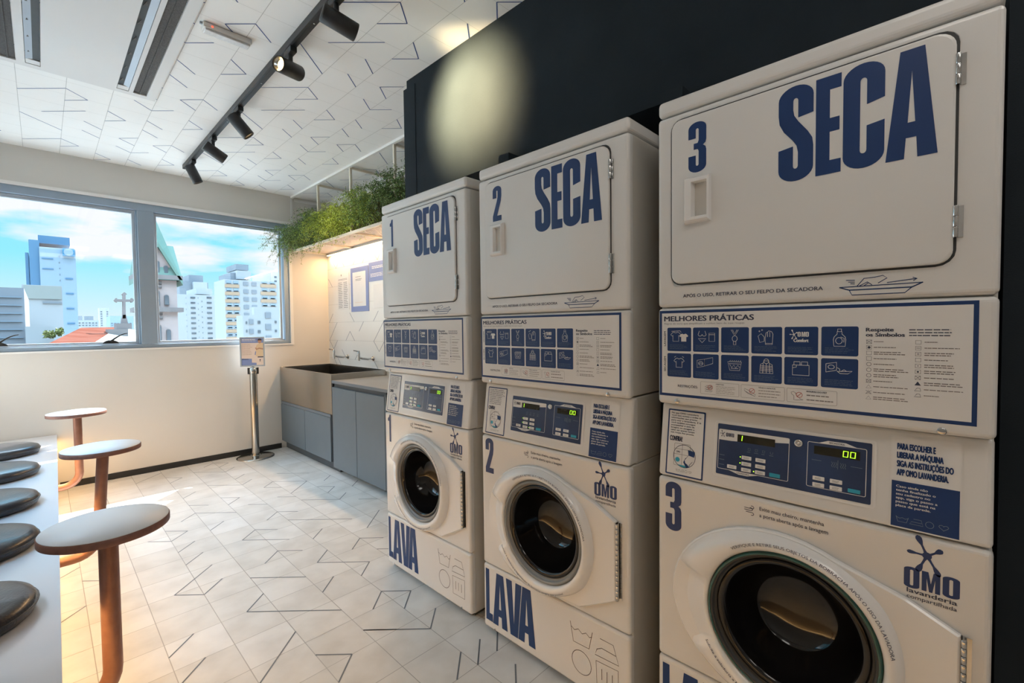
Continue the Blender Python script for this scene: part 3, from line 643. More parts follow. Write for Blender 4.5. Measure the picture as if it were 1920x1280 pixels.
    for i, z_ in enumerate(rows(10)):
        u_ = .5695; q = .0038; z_ = 1.228-(1.228-1.1185)*i/9
        if i < 7:
            f.line([(u_-.0042, z_-q), (u_+.0042, z_-q), (u_+.0042, z_+q), (u_-.0042, z_+q)], .0007, 'ink', O1, True)
            if i == 1: f.line([(u_-.003, z_), (u_+.003, z_)], .0007, 'ink', O1)
            if i == 2: f.line([(u_-.001, z_-.002), (u_-.001, z_+.002)], .0007, 'ink', O1); f.line([(u_+.001, z_-.002), (u_+.001, z_+.002)], .0007, 'ink', O1)
            if i in (4, 5): f.disc(u_, z_, .0009*(1+(i == 5)), 'ink', O1)
            if i == 6: f.line([(u_-.004, z_-q), (u_+.004, z_+q)], .0006, 'ink', O1); f.line([(u_-.004, z_+q), (u_+.004, z_-q)], .0006, 'ink', O1)
        elif i == 7: f.poly([(u_-.005, z_-q), (u_+.005, z_-q), (u_, z_+.0045)], 'ink', O1)
        else: f.line([(u_-.005, z_-.003), (u_+.005, z_-.003), (u_+.0035, z_+.003), (u_-.001, z_+.003)], .0008, 'ink', O1, True)
        f.bars(.5790, z_-.0042 if i in (2, 4, 5, 7) else z_-.0015, .5790+(.022, .052, .044, .040, .048, .052, .048, .062, .066, .024)[i], z_+.0042 if i in (2, 4, 5, 7) else z_+.0022, 2 if i in (2, 4, 5, 7) else 1, 'grey_line', O1, fill=.42, ragged=.2, seed=i+30)
    f.build('printing', ps)
    # sloping control console
    prof = [(.0, ZN+.0018), (KX, ZK-.001), (.060, ZK-.001), (.060, ZN+.0018)]
    b = MB(); vs = []
    for s_ in (.001, w-.001): vs += [G(x_, s_, z_) for x_, z_ in prof]
    b.add(vs, [[0, 1, 2, 3], [7, 6, 5, 4]]+[[i, i+4, (i+1) % 4+4, (i+1) % 4] for i in range(4)])
    con = b.build('control_console', 'enamel', R); md = con.modifiers.new('b', 'BEVEL'); md.width = .009; md.segments = 3
    sl = math.hypot(KX, ZK-ZN); ev = Vector((KX/(ZK-ZN), 0, 1)); en = Vector((-(ZK-ZN), 0, KX)).normalized()
    KF = frame_fn(Vector((0, Yl, ZN))-ev*ZN, (0, -1, 0), ev, en)
    f = Flat(KF); f.rrl(.158, .863, .502, 1.0065, .006, .004, 'door_white', .0016); f.rr(.160, .865, .500, 1.0045, .005, 'enamel', .0014); pn = f.build('bezel', con)
    f = Flat(KF); f.rr(.1645, .8685, .4955, 1.001, .003, 'panel_blue', .0019)
    a1, a2, a3 = .0022, .0025, .0028
    f.poly([(.169, .986), (.335, .986), (.335, .9745), (.300, .971), (.240, .962), (.20, .959), (.169, .959)], 'paper', a1)
    for u0, v0, u1, v1 in ((.1685, .8835, .3350, .9865), (.3740, .8835, .4860, .9865)): f.rrl(u0, v0, u1, v1, .003, .0012, 'paper', a2)
    f.poly([(.195, .8835), (.270, .8835), (.243, .876), (.222, .876)], 'paper', a1); f.text('LAVADORA', .2325, .8785, .0034, 'ink', .030, .01, 'c', a3)
    f.poly([(.395, .9865), (.470, .9865), (.448, .994), (.414, .994)], 'paper', a1); f.text('SECADORA', .431, .9885, .0034, 'ink', .030, .01, 'c', a3)
    star(f, .1785, .9755, .22, 'ink', a3)
    for i, c in enumerate('OMO'): f.glyph(c, .1865+i*.0072, .9690, .1925+i*.0072, .9790, 'ink', a3)
    for i, u_ in enumerate((.245, .262, .279, .297)):
        f.line([(u_-.003, .947), (u_-.0025, .942), (u_+.0025, .942), (u_+.003, .947)], .0008, 'c_pale', a2, i < 3); f.bars(u_-.005, .936, u_+.005, .9395, 1, 'c_pale', a2, fill=.35, seed=i)
    for z_ in (.918, .906, .893): f.bars(.172, z_, .186, z_+.003, 1, 'c_pale', a2, fill=.4, seed=3)
    f.line([(.383, .946), (.402, .946)], .0009, 'c_pale', a2); f.line([(.458, .944), (.479, .944)], .0009, 'c_pale', a2); f.line([(.434, .953), (.434, .933)], .0008, 'c_pale', a2)
    for u_ in (.423, .427, .431, .440, .444, .448): f.line([(u_-.001, .948), (u_+.001, .944), (u_-.001, .940), (u_+.001, .936)], .0009, 'c_pale', a2)
    for u0, v1 in ((.228, .9265), (.261, .9265), (.228, .911), (.261, .911), (.228, .896), (.261, .896), (.193, .8975), (.386, .9095), (.420, .9095), (.386, .8945), (.420, .8945)): f.bars(u0+.005, v1-.0075, u0+.020, v1-.002, 2, 'ink', .0043, fill=.32, seed=int(u0*999))
    for u_, v_ in ((.2245, .922), (.2245, .9065), (.2578, .8915)): f.disc(u_, v_, .0014, 'lcd_on', .0024)
    fp = f.build('control_panel', con)
    def kbox(mb, u0, u1, v0, v1, h, bev=.0012):
        c = KF((u0+u1)/2, (v0+v1)/2, h/2+.0019); mb.obox(c, (0, -1, 0), ev.normalized(), en, (u1-u0)/2, (v1-v0)/2, h/2, bev)
    for u0, v1 in ((.228, .9265), (.261, .9265), (.228, .911), (.261, .911), (.228, .896), (.261, .896), (.193, .8975), (.386, .9095), (.420, .9095), (.386, .8945), (.420, .8945)): b = MB(); kbox(b, u0, u0+.0235, v1-.0095, v1, .0022); b.build('button', 'door_white', con)
    b = MB(); kbox(b, .294, .318, .8870, .8965, .0020); b.build('start_button', 'cyan', con)
    b = MB(); kbox(b, .454, .477, .8870, .8955, .0020); b.build('start_button', 'cyan', con)
    for k, (u0, v0, u1, v1) in enumerate(((.2155, .9600, .3040, .9790), (.3870, .9600, .4745, .9790))):
        f = Flat(KF); f.rect(u0, v0, u1, v1, 'lcd', .0030)
        if k == 0: f.line([(.2265, .9635), (.2275, .9765)], .0018, 'lcd_on', .0033)
        else:
            for u_ in (.4435, .4570): f.line([(u_, .9635), (u_+.0085, .9635), (u_+.0092, .9760), (u_+.0007, .9760)], .0019, 'lcd_on', .0033, True)
        f.build('display', con)
    b = MB(); c0 = KF(.3545, .979, .0)
    vs = []; prf = [(.0095, .002), (.0095, .005), (.0075, .0068), (.0055, .0068), (.0052, .0052), (.0035, .0052), (.0033, .0068), (0.0001, .0068)]
    for r_, h in prf:
        for j in range(20): t = 2*pi*j/20; vs.append(c0+Vector((0, -1, 0))*r_*math.cos(t)+ev.normalized()*r_*math.sin(t)+en*h)
    b.add(vs, [[i*20+j, i*20+(j+1) % 20, (i+1)*20+(j+1) % 20, (i+1)*20+j] for i in range(len(prf)-1) for j in range(20)], smooth=True); b.build('key_lock', 'chrome', con)
    # stickers either side
    f = Flat(KF); f.rr(.0225, .8390, .1300, 1.0245, .003, 'blue', .0009); f.rr(.0265, .8430, .1260, 1.0205, .002, 'paper', .0012)
    txt = ['No app OMO Lavanderia', 'você tem acesso a todas as', 'informações que precisa', 'para usar a lavanderia. E lá', 'você também consegue', 'acompanhar o ciclo de', 'lavagem ou secagem e', 'saber em quanto tempo', 'sua roupa fica pronta.']
    for i, t in enumerate(txt): f.text(t, .0325, 1.0120-i*.0069, .0046, 'ink', [.078, .086, .075, .086, .070, .068, .068, .069, .068][i], .010, off=.0015)
    f.text('CONFIRA!', .0315, .9355, .0140, 'ink', .036, .045, off=.0015)
    f.circ(.076, .8955, .0315, .0014, 'ink', .0018)
    f.rrl(.046, .868, .092, .929, .003, .0009, 'grey_line', .0015); f.line([(.069, .868), (.069, .929)], .0009, 'grey_line', .0015); f.line([(.046, .899), (.092, .899)], .0009, 'grey_line', .0015); f.line([(.046, .914), (.092, .914)], .0009, 'grey_line', .0015)
    f.disc(.057, .884, .0065, 'cyan', .0018); f.text('OMO', .0525, .9035, .0052, 'ink', .011, .02, off=.0018)
    f.poly([(.086, .915), (.106, .912), (.104, .897), (.088, .900)], 'blue', .0021); f.poly([(.078, .886), (.088, .900), (.104, .898), (.100, .884), (.090, .872), (.080, .878)], 'paper', .0020); f.line([(.078, .886), (.088, .900)], .001, 'ink', .0021); f.line([(.100, .884), (.090, .872)], .001, 'ink', .0021)
    f.poly([(.074, .879), (.080, .892), (.087, .889), (.086, .874), (.092, .868), (.083, .865)], 'blue', .0019); f.poly(arc(.076, .8955, .031, .031, 235, 305, 8), 'cyan', .0017)
    symbols(f, .054, .8515, .55, .0007, 'grey_line', .0015); f.build('app_sticker', con)
    f = Flat(KF); f.rrl(.5280, .8350, .6370, 1.0250, .004, .0013, 'door_white', .0012); f.rr(.5290, .8360, .6360, 1.0240, .004, 'paper', .0009); f.rect(.5300, .8370, .6350, .9310, 'blue', .0012)
    for i, (t, wd) in enumerate((('PARA ESCOLHER E', .060), ('LIBERAR A MÁQUINA', .072), ('SIGA AS INSTRUÇÕES DO', .087), ('APP OMO LAVANDERIA.', .080))): f.text(t, .538, .9975-i*.0180, .0130, 'blue', wd, .040, off=.0016)
    for i, (t, wd) in enumerate((('Caso ainda não', .050), ('tenha finalizado o', .062), ('seu cadastro no', .054), ('app, siga o passo a', .065), ('passo que está na', .062), ('placa da parede.', .055))): f.text(t, .5375, .9180-i*.0079, .0050, 'paper', wd, .012, off=.0016)
    symbols(f, .5385, .8475, 1.0, .0009, 'c_pale', .0016); f.build('app_notice', con)
    # washer front print
    f = Flat(F())
    f.glyph(num, .024 if num != '1' else .030, .676, .071 if num != '1' else .062, .818, 'blue'); f.build('machine_number', wf); f = Flat(F())
    f.text('Evite mau cheiro, mantenha', .274, .7975, .0098, 'ink', .137, .004); f.text('a porta aberta após a lavagem', .274, .7805, .0098, 'ink', .145, .004)
    for dz, ln_ in ((.0, .026), (-.005, .022), (-.010, .024)):
        f.line([(.238, .7965+dz), (.238+ln_*.7, .7965+dz)]+arc(.238+ln_*.7, .7965+dz+(.0035 if dz > -.009 else -.0035), .0045, .0038, -90, 120, 8) if dz > -.009 else [(.242, .7965+dz), (.242+ln_*.6, .7965+dz)]+arc(.242+ln_*.6, .793+dz, .004, .0035, 90, -120, 8), .0016, 'ink')
    f.build('notice_text', wf); f = Flat(F())
    star(f, .5885, .789, 1.0, 'blue')
    f.glyph('O', .553, .7130, .5775, .7575, 'blue'); f.glyph('M', .5810, .7150, .6090, .7560, 'blue'); f.glyph('O', .6125, .7150, .6375, .7580, 'blue')
    f.text('lavanderia', .558, .7035, .0098, 'ink', .076, .008); f.text('compartilhada', .558, .6915, .0085, 'ink', .076, .002)
    f.build('brand_mark', wf)
    f = Flat(F())
    f.glyph('L', .0150, .058, .0550, .273, 'blue'); f.glyph('A', .0560, .057, .1400, .272, 'blue'); f.glyph('V', .1330, .057, .2180, .273, 'blue'); f.glyph('A', .1980, .058, .2870, .274, 'blue')
    f.build('word_lettering', kp); f = Flat(F())
    g_ = 'grey_line'; ww = .0026
    f.line([(.450, .243), (.463, .177), (.528, .180), (.542, .243)], ww, g_); f.line([(.452, .228), (.468, .219), (.484, .229), (.500, .219), (.516, .229), (.530, .220), (.540, .226)], ww, g_)
    f.circ(.4965, .117, .040, ww, g_); f.line([(.572, .237), (.622, .238), (.642, .180), (.552, .174), (.560, .196), (.578, .207), (.632, .207)], ww, g_)
    f.line([(.556, .155), (.640, .162), (.640, .079), (.559, .076)], ww, g_, None, True)
    for u_ in (.578, .598, .618): f.line([(u_, .100), (u_, .137)], ww, g_)
    f.build('care_symbols', kp)
    # washer door: convex ring, flap to the hinge, dark bowl
    EC, EA, EB = (.313, .526), .262, .230
    hull = [(EC[0]+EA*math.cos(math.radians(a)), EC[1]+EB*math.sin(math.radians(a))) for a in range(62, 300, 7)]
    out = hull+[(.500, .318), (.560, .350), (.632, .390), (.640, .396), (.640, .650), (.560, .690)]
    b = MB(); n = len(out); cx_, cz_ = .35, .525
    shr = lambda k: [(cx_+(u-cx_)*k, cz_+(v-cz_)*k) for u, v in out]
    def ring_hole(pts_o, x_):  # outline to inner circle, same count
        return pts_o
    vs = [G(-.0006, *p) for p in out]+[G(-.011, *p) for p in out]+[G(-.0150, *p) for p in shr(.985)]+[G(-.0150, DG_C[0]+DG_R*1.01*math.cos(math.atan2(p[1]-DG_C[1], p[0]-DG_C[0])), DG_C[1]+DG_R*1.01*math.sin(math.atan2(p[1]-DG_C[1], p[0]-DG_C[0]))) for p in out]
    b.add(vs, [[i*n+j, i*n+(j+1) % n, (i+1)*n+(j+1) % n, (i+1)*n+j] for i in range(3) for j in range(n)])
    wd_ = b.build('washer_door', 'door_white', R)
    b = MB(); NA = 96; prof = []
    K = [(0.0, -.0140), (.10, -.026), (.28, -.038), (.50, -.0445), (.72, -.0455), (.88, -.042), (.97, -.036), (1.0, -.026), (1.0, .0)]
    for t, x_ in K:
        for j in range(NA):
            a = 2*pi*j/NA; oc = math.cos(a); os_ = math.sin(a)
            ro = 1/math.sqrt((oc/(EA-.006))**2+(os_/(EB-.005))**2)
            if abs(a) < 1.15 or a > 2*pi-1.15: ro = min(ro, .246)
            o_ = (EC[0]+ro*oc, EC[1]+ro*os_); i_ = (DG_C[0]+DG_R*oc, DG_C[1]+DG_R*os_)
            xx = x_; deg = math.degrees(a)
            if 160 < deg < 214 and .05 < t < .9:      # finger recess of the handle
                xx = x_ + .026*min(1, (deg-160)/3, (214-deg)/3)*min(1, (1-abs(t-.4)/.6)*1.5)
            b_u = o_[0]*(1-t)+i_[0]*t; b_v = o_[1]*(1-t)+i_[1]*t
            prof.append(G(xx, b_u, b_v))
    b.add(prof, [[i*NA+j, i*NA+(j+1) % NA, (i+1)*NA+(j+1) % NA, (i+1)*NA+j] for i in range(len(K)-1) for j in range(NA)], smooth=True)
    b.build('door_ring', 'door_white', wd_)
    yc, zc_ = Yl-DG_C[0], DG_C[1]
    b = MB(); b.lathe([(.1845, -.024), (.1800, -.033), (.1740, -.036), (.1700, -.031), (.1690, -.020), (.1660, -.022), (.1630, -.018), (.1630, .004)], (0, yc, zc_), 'x', 72, cap=False)
    b.build('gasket', 'gasket' if num != '3' else 'rubber', wd_)
    if num == '3':
        b = MB(); b.lathe([(.1835, -.0300), (.1805, -.0355), (.1765, -.0372), (.1762, -.0352)], (0, yc, zc_), 'x', 72, cap=False); b.build('glass_rim', 'green_glass', wd_)
    # bowl of dark glass, a deep dish with rings
    b = MB(); b.lathe([(.1640, -.018), (.1600, -.0245), (.1480, -.020), (.1440, -.010), (.141, .010), (.132, .040), (.118, .066), (.110, .078), (.106, .086), (.085, .100), (.060, .108), (.030, .112), (0.0001, .113)], (0, yc, zc_), 'x', 72, cap=False)
    b.build('door_glass', 'dark_glass', wd_)
    b = MB(); b.box(-.012, .0, yc+.184, yc+.196, zc_-.045, zc_+.045, .003); b.build('latch', 'black', wd_)
    # piano hinge
    b = MB()
    nk = 15
    for i in range(nk):
        z0 = .398+i*(.248/nk); b.lathe([(.0040, .0006), (.0048, .0016), (.0048, .248/nk-.0016), (.0040, .248/nk-.0006)], (-.0125, Yl-.6445, z0), 'z', 10)
    bx(b, -.0016, -.0005, .646, .656, .398, .646); b.build('hinge', 'chrome', wd_)
    b = MB(); bx(b, -.0145, -.0010, .6405, .6425, .397, .648); b.build('hinge_gap', 'black', wd_)
    # words bent round the ring
    RT = Flat(F()); rr_ = DG_R+.0165
    def bend(a_mid, rad, flip=False):
        def q(a, v):
            if not flip: th = a_mid-a/rad; r_ = rad+v
            else: th = a_mid+a/rad; r_ = rad-v
            return (DG_C[0]+r_*math.cos(th), DG_C[1]+r_*math.sin(th))
        return q
    RT.text('VERIFIQUE E RETIRE SEUS OBJETOS DA BORRACHA APÓS O USO DA LAVADORA', 0, 0, .0072, 'ink', .405, .004, 'c', .0470, arcf=bend(math.radians(68), rr_))
    RT.build('ring_text', wd_); RT = Flat(F())
    RT.text('Solicite à zeladoria a higienização da borracha sempre que possível', 0, 0, .0068, 'ink', .345, .006, 'c', .0470, arcf=bend(math.radians(256), DG_R+.026, True))
    RT.build('ring_text', wd_)
    return R
make_machine(Y3, '3', 'white stacked washer and dryer marked with a large blue 3')
make_machine(Y2, '2', 'white stacked washer and dryer marked with a large blue 2')
make_machine(Y1, '1', 'white stacked washer and dryer marked 1, standing nearest the sink')

# ================================================================= FURNITURE AND FITTINGS
# sink cabinet with steel trough, counter and cupboards
CX = .502
R = empty('sink_cabinet', 'slate blue two door cupboard under the steel laundry sink', 'cabinet', (CX, 4.72, 0))
b = MB(); b.box(CX+.018, XT-.005, 3.515, 4.745, .10, .508); b.build('carcass', 'cabinet_edge', R)
for y0, y1 in ((4.118, 4.738), (3.545, 4.112)):
    b = MB(); b.box(CX, CX+.018, y0, y1, .085, .480, .0015); b.build('door', 'cabinet', R)
b = MB(); b.box(CX+.003, CX+.02, 3.545, 4.738, .484, .508); b.build('finger_rail', 'counter', R)
b = MB(); b.box(CX+.045, XT-.01, 3.46, 4.735, .002, .10); b.build('plinth', 'cabinet_edge', R)
R = empty('laundry_sink', 'deep brushed steel trough sink in the corner by the window', 'sink', (CX, 4.12, .51))
b = MB(); th = .012; x0, x1, y0, y1, z0, z1 = CX, XT-.004, 3.505, 4.742, .512, .870
b.box(x0, x0+th, y0, y1, z0, z1, .001); b.box(x1-th, x1, y0, y1, z0, z1, .001); b.box(x0+th, x1-th, y0, y0+th, z0, z1, .001); b.box(x0+th, x1-th, y1-th, y1, z0, z1, .001)
b.build('sink_wall', 'steel', R)
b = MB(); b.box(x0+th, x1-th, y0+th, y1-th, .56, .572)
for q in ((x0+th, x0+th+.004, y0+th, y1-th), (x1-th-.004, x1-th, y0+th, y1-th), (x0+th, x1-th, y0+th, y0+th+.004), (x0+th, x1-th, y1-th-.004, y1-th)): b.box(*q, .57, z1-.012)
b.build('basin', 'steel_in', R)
b = MB(); b.lathe([(.045, 0), (.045, .003), (.03, .004), (.0, .002)], (.78, 4.1, .572), n=24); b.build('drain', 'chrome', R)
R = empty('counter_cabinet', 'tall slate blue two door cupboard beside the machines', 'cabinet', (CX, 3.05, 0))
b = MB(); b.box(CX+.018, XT-.005, 2.60, 3.498, .07, .766); b.build('carcass', 'cabinet_edge', R)
for y0, y1 in ((3.066, 3.495), (2.618, 3.060)):
    b = MB(); b.box(CX, CX+.018, y0, y1, .052, .758, .0015); b.build('door', 'cabinet', R)
b = MB(); b.box(CX+.002, CX+.30, 2.598, 2.614, .052, .772); b.build('side_panel', 'cabinet', R)
b = MB(); b.box(CX+.02, CX+.03, 2.62, 3.49, .762, .79); b.build('finger_rail', 'cabinet_edge', R)
b = MB(); b.box(CX+.07, XT-.01, 3.1, 3.455, .002, .07); b.build('plinth', 'cabinet_edge', R)
b = MB(); b.box(CX+.002, XT-.004, 2.50, 3.500, .792, .817, .002); b.box(XT-.03, XT-.004, 2.50, 3.5, .768, .792)
b.box(CX+.04, XT-.03, 2.50, 3.5, .767, .792)
tag(b.build('countertop', 'counter', None, (.78, 3.0, .767)), 'slate grey countertop between the steel sink and machine 1', 'countertop')
for i, (ty, lab) in enumerate(((4.30, 'chrome wall tap over the sink, the one nearer the window'), (3.757, 'chrome wall tap over the sink, the one nearer the machines'))):
    R = empty('wall_tap', lab, 'tap', (XT, ty, .965), 'chrome taps over the sink')
    b = MB(); b.lathe([(.026, 0), (.026, -.004), (.014, -.010), (.012, -.022)], (XT-.001, ty, .965), 'x', 20); b.build('flange', 'chrome', R)
    b = MB(); b.tube([(XT-.015, ty, .965), (XT-.06, ty, .965), (XT-.12, ty, .975), (XT-.16, ty, .99)], [.010, .010, .010, .011], 12); b.build('spout', 'chrome', R)
    b = MB(); b.tube([(XT-.155, ty, .955), (XT-.155, ty, 1.025)], [.013, .013], 14); b.tube([(XT-.155, ty, 1.025), (XT-.155, ty, 1.05)], [.013, .009], 14); b.tube([(XT-.155, ty, 1.045), (XT-.205, ty+.01, 1.058)], [.006, .005], 8); b.build('lever', 'chrome', R)

# posters on the tiled wall
def wallF(x=XT): return frame_fn((x, 0, 0), (0, -1, 0), (0, 0, 1), (-1, 0, 0))
b = MB(); b.box(XT-.006, XT-.0012, 3.815, 4.190, 1.445, 1.905, .001)
R = b.build('wall_poster', 'poster_blue', None, (XT-.003, 4.0, 1.67)); tag(R, 'cream notice in a broad blue frame on the tiled wall above the sink', 'poster')
f = Flat(wallF(XT-.006)); f.off = .0006; f.rect(-4.145, 1.50, -3.868, 1.855, 'paper')
for z_ in (1.800, 1.777, 1.765): f.bars(-4.08, z_, -3.93, z_+.008, 1, 'c_grey', .0011, fill=.6, seed=int(z_*99))
f.bars(-4.10, 1.535, -3.92, 1.545, 1, 'mesh_metal', .0011, fill=.6, seed=8); f.build('printed_sheet', R)
b = MB(); b.box(XT-.005, XT-.0012, 3.40, 3.805, 1.735, 1.925, .001)
R = b.build('wall_sign', 'poster_blue', None, (XT-.003, 3.6, 1.83)); tag(R, 'plain blue sign plate with white lines beside machine 1', 'sign')
f = Flat(wallF(XT-.005)); f.bars(-3.74, 1.855, -3.46, 1.885, 2, 'paper', .0006, fill=.5, seed=3); f.bars(-3.77, 1.775, -3.46, 1.815, 3, 'paper', .0006, fill=.45, seed=4); f.build('printed_lines', R)
b = MB(); b.box(XT-.005, XT-.0012, 3.42, 3.72, 1.47, 1.70, .001)
R = b.build('wall_card', 'paper', None, (XT-.003, 3.57, 1.58)); tag(R, 'small white card below the blue sign plate', 'card')
b = MB(); b.box(XT-.003, XT-.0012, 4.235, 4.50, 1.475, 1.87)
R = b.build('wall_notice', 'paper', None, (XT-.002, 4.37, 1.67)); tag(R, 'pale two column text notice at the left of the tiled wall', 'notice')
f = Flat(wallF(XT-.003)); f.bars(-4.42, 1.842, -4.395, 1.862, 1, 'c_grey', .0006, fill=.9, seed=2); f.bars(-4.48, 1.795, -4.26, 1.815, 2, 'c_grey', .0006, fill=.35, seed=3)
f.bars(-4.485, 1.49, -4.385, 1.78, 15, 'c_grey', .0006, fill=.3, seed=5); f.bars(-4.36, 1.49, -4.26, 1.78, 15, 'c_grey', .0006, fill=.3, seed=6); f.build('printed_lines', R)

# hanging shelf with its wire deck, warm light strip below
SX0, SX1, SY0, SY1, SZ = .672, 1.045, 1.96, 4.735, 2.125
R = empty('hanging_shelf', 'cream metal shelf hung from the ceiling over the sink', 'shelf', (.86, 3.4, SZ))
b = MB()
for y_ in (4.735-.02, 4.10, 3.42, 2.70, 2.0):
    b.box(SX0+.02, SX1-.012, y_-.010, y_+.010, SZ-.02, SZ, .001)
b.box(SX0, SX0+.02, SY0, SY1, SZ-.02, SZ+.002, .001); b.box(SX1-.012, SX1, SY0, SY1, SZ-.02, SZ+.002, .001); b.build('shelf_frame', 'cream_metal', R)
b = MB()
n_ = int((SY1-SY0-.04)/.016)
for i in range(n_): y_ = SY0+.02+i*.016; b.box(SX0+.02, SX1-.012, y_, y_+.008, SZ-.003, SZ-.001)
for i in range(22): x_ = SX0+.022+i*.0155; b.box(x_, x_+.008, SY0+.02, SY1-.02, SZ-.0055, SZ-.0035)
b.build('wire_deck', 'mesh_metal', R)
for y_ in (4.10, 3.42, 2.70):
    b = MB(); b.box(SX0, SX0+.02, y_-.010, y_+.010, SZ+.002, 2.698, .001); b.build('post', 'cream_metal', R)
    b = MB(); b.box(SX1-.014, SX1-.002, y_-.010, y_+.010, SZ+.002, 2.698, .001); b.build('post', 'cream_metal', R)
    b = MB(); b.box(SX0+.02, SX1-.014, y_-.010, y_+.010, 2.672, 2.692, .001); b.build('rail', 'cream_metal', R)
R = empty('light_strip', 'warm glowing light strip under the rear edge of the hanging shelf', 'light', (XT-.03, 3.3, SZ-.04))
b = MB(); b.box(XT-.036, XT-.014, 1.97, 4.70, SZ-.030, SZ-.022); b.build('channel', 'alu_light', R)
b = MB(); b.box(XT-.034, XT-.016, 1.98, 4.69, SZ-.0355, SZ-.0305); b.build('diffuser', 'led_warm', R)
ld = bpy.data.lights.new('shelf_glow', 'AREA'); ld.shape = 'RECTANGLE'; ld.size = .03; ld.size_y = 2.7; ld.energy = SHELF_W = 21; ld.color = (1, .60, .28)
lo = bpy.data.objects.new('shelf_glow', ld); COL.objects.link(lo); lo.parent = R; lo.location = (0, 0, -.004)

# ferns: arching stems with fine leaflets, rooted in the shelf
def fern(name, label, y0, y1, leaves, seed, reach, drop, lift, n=46, x0=None, dens=26):
    rnd = random.Random(seed); cy = (y0+y1)/2
    R = empty(name, label, 'plant', ((SX0+SX1)/2-.05, cy, SZ+.002), 'ferns on the hanging shelf')
    st = MB(); lf = MB()
    for i in range(n):
        bx_ = rnd.uniform(SX0+.03, SX1-.13) if i % 2 else rnd.uniform(SX0-.005, SX0+.06); by = rnd.uniform(y0, y1); a = rnd.gauss(pi, 1.05 if i % 2 else .6); l = rnd.uniform(.45, 1.0)
        out = rnd.uniform(.35, 1.0)*reach; up = rnd.uniform(.3, 1.0)*lift; dn = rnd.uniform(.0, 1.0)*drop*(1 if math.cos(a) < 0 else .2)
        dx, dy = math.cos(a)*out, math.sin(a)*out*.9; pts = []; K_ = 9
        for k in range(K_+1):
            t = k/K_; x = bx_+dx*t; y = by+dy*t; z = SZ+.01+up*math.sin(min(1, t*1.25)*pi*.62)-dn*max(0, t-.35)**1.6*1.9
            x = min(x, SX1-.02); y = min(y, YW-.05)
            if x > SX0-.03 and z < SZ+.008: z = SZ+.008
            pts.append(Vector((x, y, z)))
        st.tube(pts, [.0022*(1-.7*k/K_) for k in range(K_+1)], 4, False)
        for k in range(1, K_+1):
            d = (pts[k]-pts[k-1]); 
            for j in range(dens//K_+2):
                p = pts[k-1]+d*rnd.random(); sl_ = rnd.uniform(.018, .05)
                v = Vector((rnd.gauss(0, 1), rnd.gauss(0, 1), rnd.gauss(.1, .8))).normalized(); q = p+v*sl_
                for h in range(4):
                    c = p+(q-p)*((h+1)/4); e1 = Vector((rnd.gauss(0, 1), rnd.gauss(0, 1), rnd.gauss(0, 1))).normalized(); e2 = v.cross(e1).normalized(); w_ = rnd.uniform(.0022, .0042); ll = rnd.uniform(.008, .016)
                    lf.add([c-e2*w_*.4, c+e1*ll*.5+e2*w_, c+e1*ll, c+e1*ll*.5-e2*w_], [[0, 1, 2, 3]], rnd.choice([0, 0, 1]))
    st.build('stems', 'stem', R, fix=False); lf.build('foliage', leaves, R, fix=False)
    return R
fern('shelf_fern', 'grey green fern hanging over the window corner', 4.40, 4.68, ['leaf_mid', 'leaf_dark'], 3, .40, .34, .24, 110)
fern('shelf_fern', 'dark green fern standing behind the first shelf post', 4.04, 4.36, ['leaf_dark', 'leaf_mid'], 5, .28, .20, .32, 90)
fern('shelf_fern', 'bright yellow green fern spilling past the first shelf post', 3.76, 4.10, ['leaf_lime_lit', 'leaf_mid'], 8, .28, .26, .26, 120)
fern('shelf_fern', 'lime green fern just left of the middle shelf post', 3.38, 3.74, ['leaf_lime_lit', 'leaf_lime_lit'], 11, .26, .18, .28, 120)
fern('shelf_fern', 'mid green fern right of the middle shelf post', 2.98, 3.34, ['leaf_mid', 'leaf_lime_lit'], 14, .24, .12, .30, 110)
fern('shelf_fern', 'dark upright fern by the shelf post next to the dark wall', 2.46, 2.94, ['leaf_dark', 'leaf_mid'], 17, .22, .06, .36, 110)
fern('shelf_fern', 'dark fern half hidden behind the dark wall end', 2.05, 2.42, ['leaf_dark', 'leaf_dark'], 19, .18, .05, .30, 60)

# post with notice frame
SPX, SPY = .195, 4.575
R = empty('sign_stand', 'brushed steel post on a round base holding a framed notice', 'sign stand', (SPX, SPY, 0))
b = MB(); b.lathe([(.168, 0), (.168, .006), (.150, .014), (.06, .018), (.045, .020), (.045, .022)], (SPX, SPY, 0.0), n=64); b.build('base', 'steel', R)
b = MB(); b.lathe([(.034, .018), (.034, .875), (.032, .885)], (SPX, SPY, 0), n=40); b.build('post', 'steel', R)
b = MB(); b.lathe([(.036, .842), (.037, .85), (.037, .88), (.030, .896), (.012, .902), (.012, .915)], (SPX, SPY, 0), n=40); b.build('cap', 'chrome', R)
vd = (CAM-Vector((SPX, SPY, 1.05))); vd.z = 0; vd = Vector((-.42, -.91, 0)).normalized(); er = Vector((-vd.y, vd.x, 0))*-1
er = Vector((0, 0, 1)).cross(vd).normalized()
if er.x < 0: er = -er
for sg in (-1, 1):
    b = MB(); b.obox(Vector((SPX, SPY, .862))+er*.040*sg, er, vd, (0, 0, 1), .008, .012, .032, .002); b.build('belt_slot', 'black', R)
sc_ = Vector((SPX, SPY, 1.052))+vd*.012
b = MB(); HW, HH = .108, .146
b.obox(sc_, er, vd, (0, 0, 1), HW, .004, HH, .001)
for sg in (-1, 1):
    b.obox(sc_+er*(HW-.006)*sg+vd*.005, er, vd, (0, 0, 1), .006, .004, HH, .001); b.obox(sc_+Vector((0, 0, (HH-.006)*sg))+vd*.005, er, vd, (0, 0, 1), HW-.012, .004, .006, .001)
fr = b.build('notice_frame', 'alu_light', R)
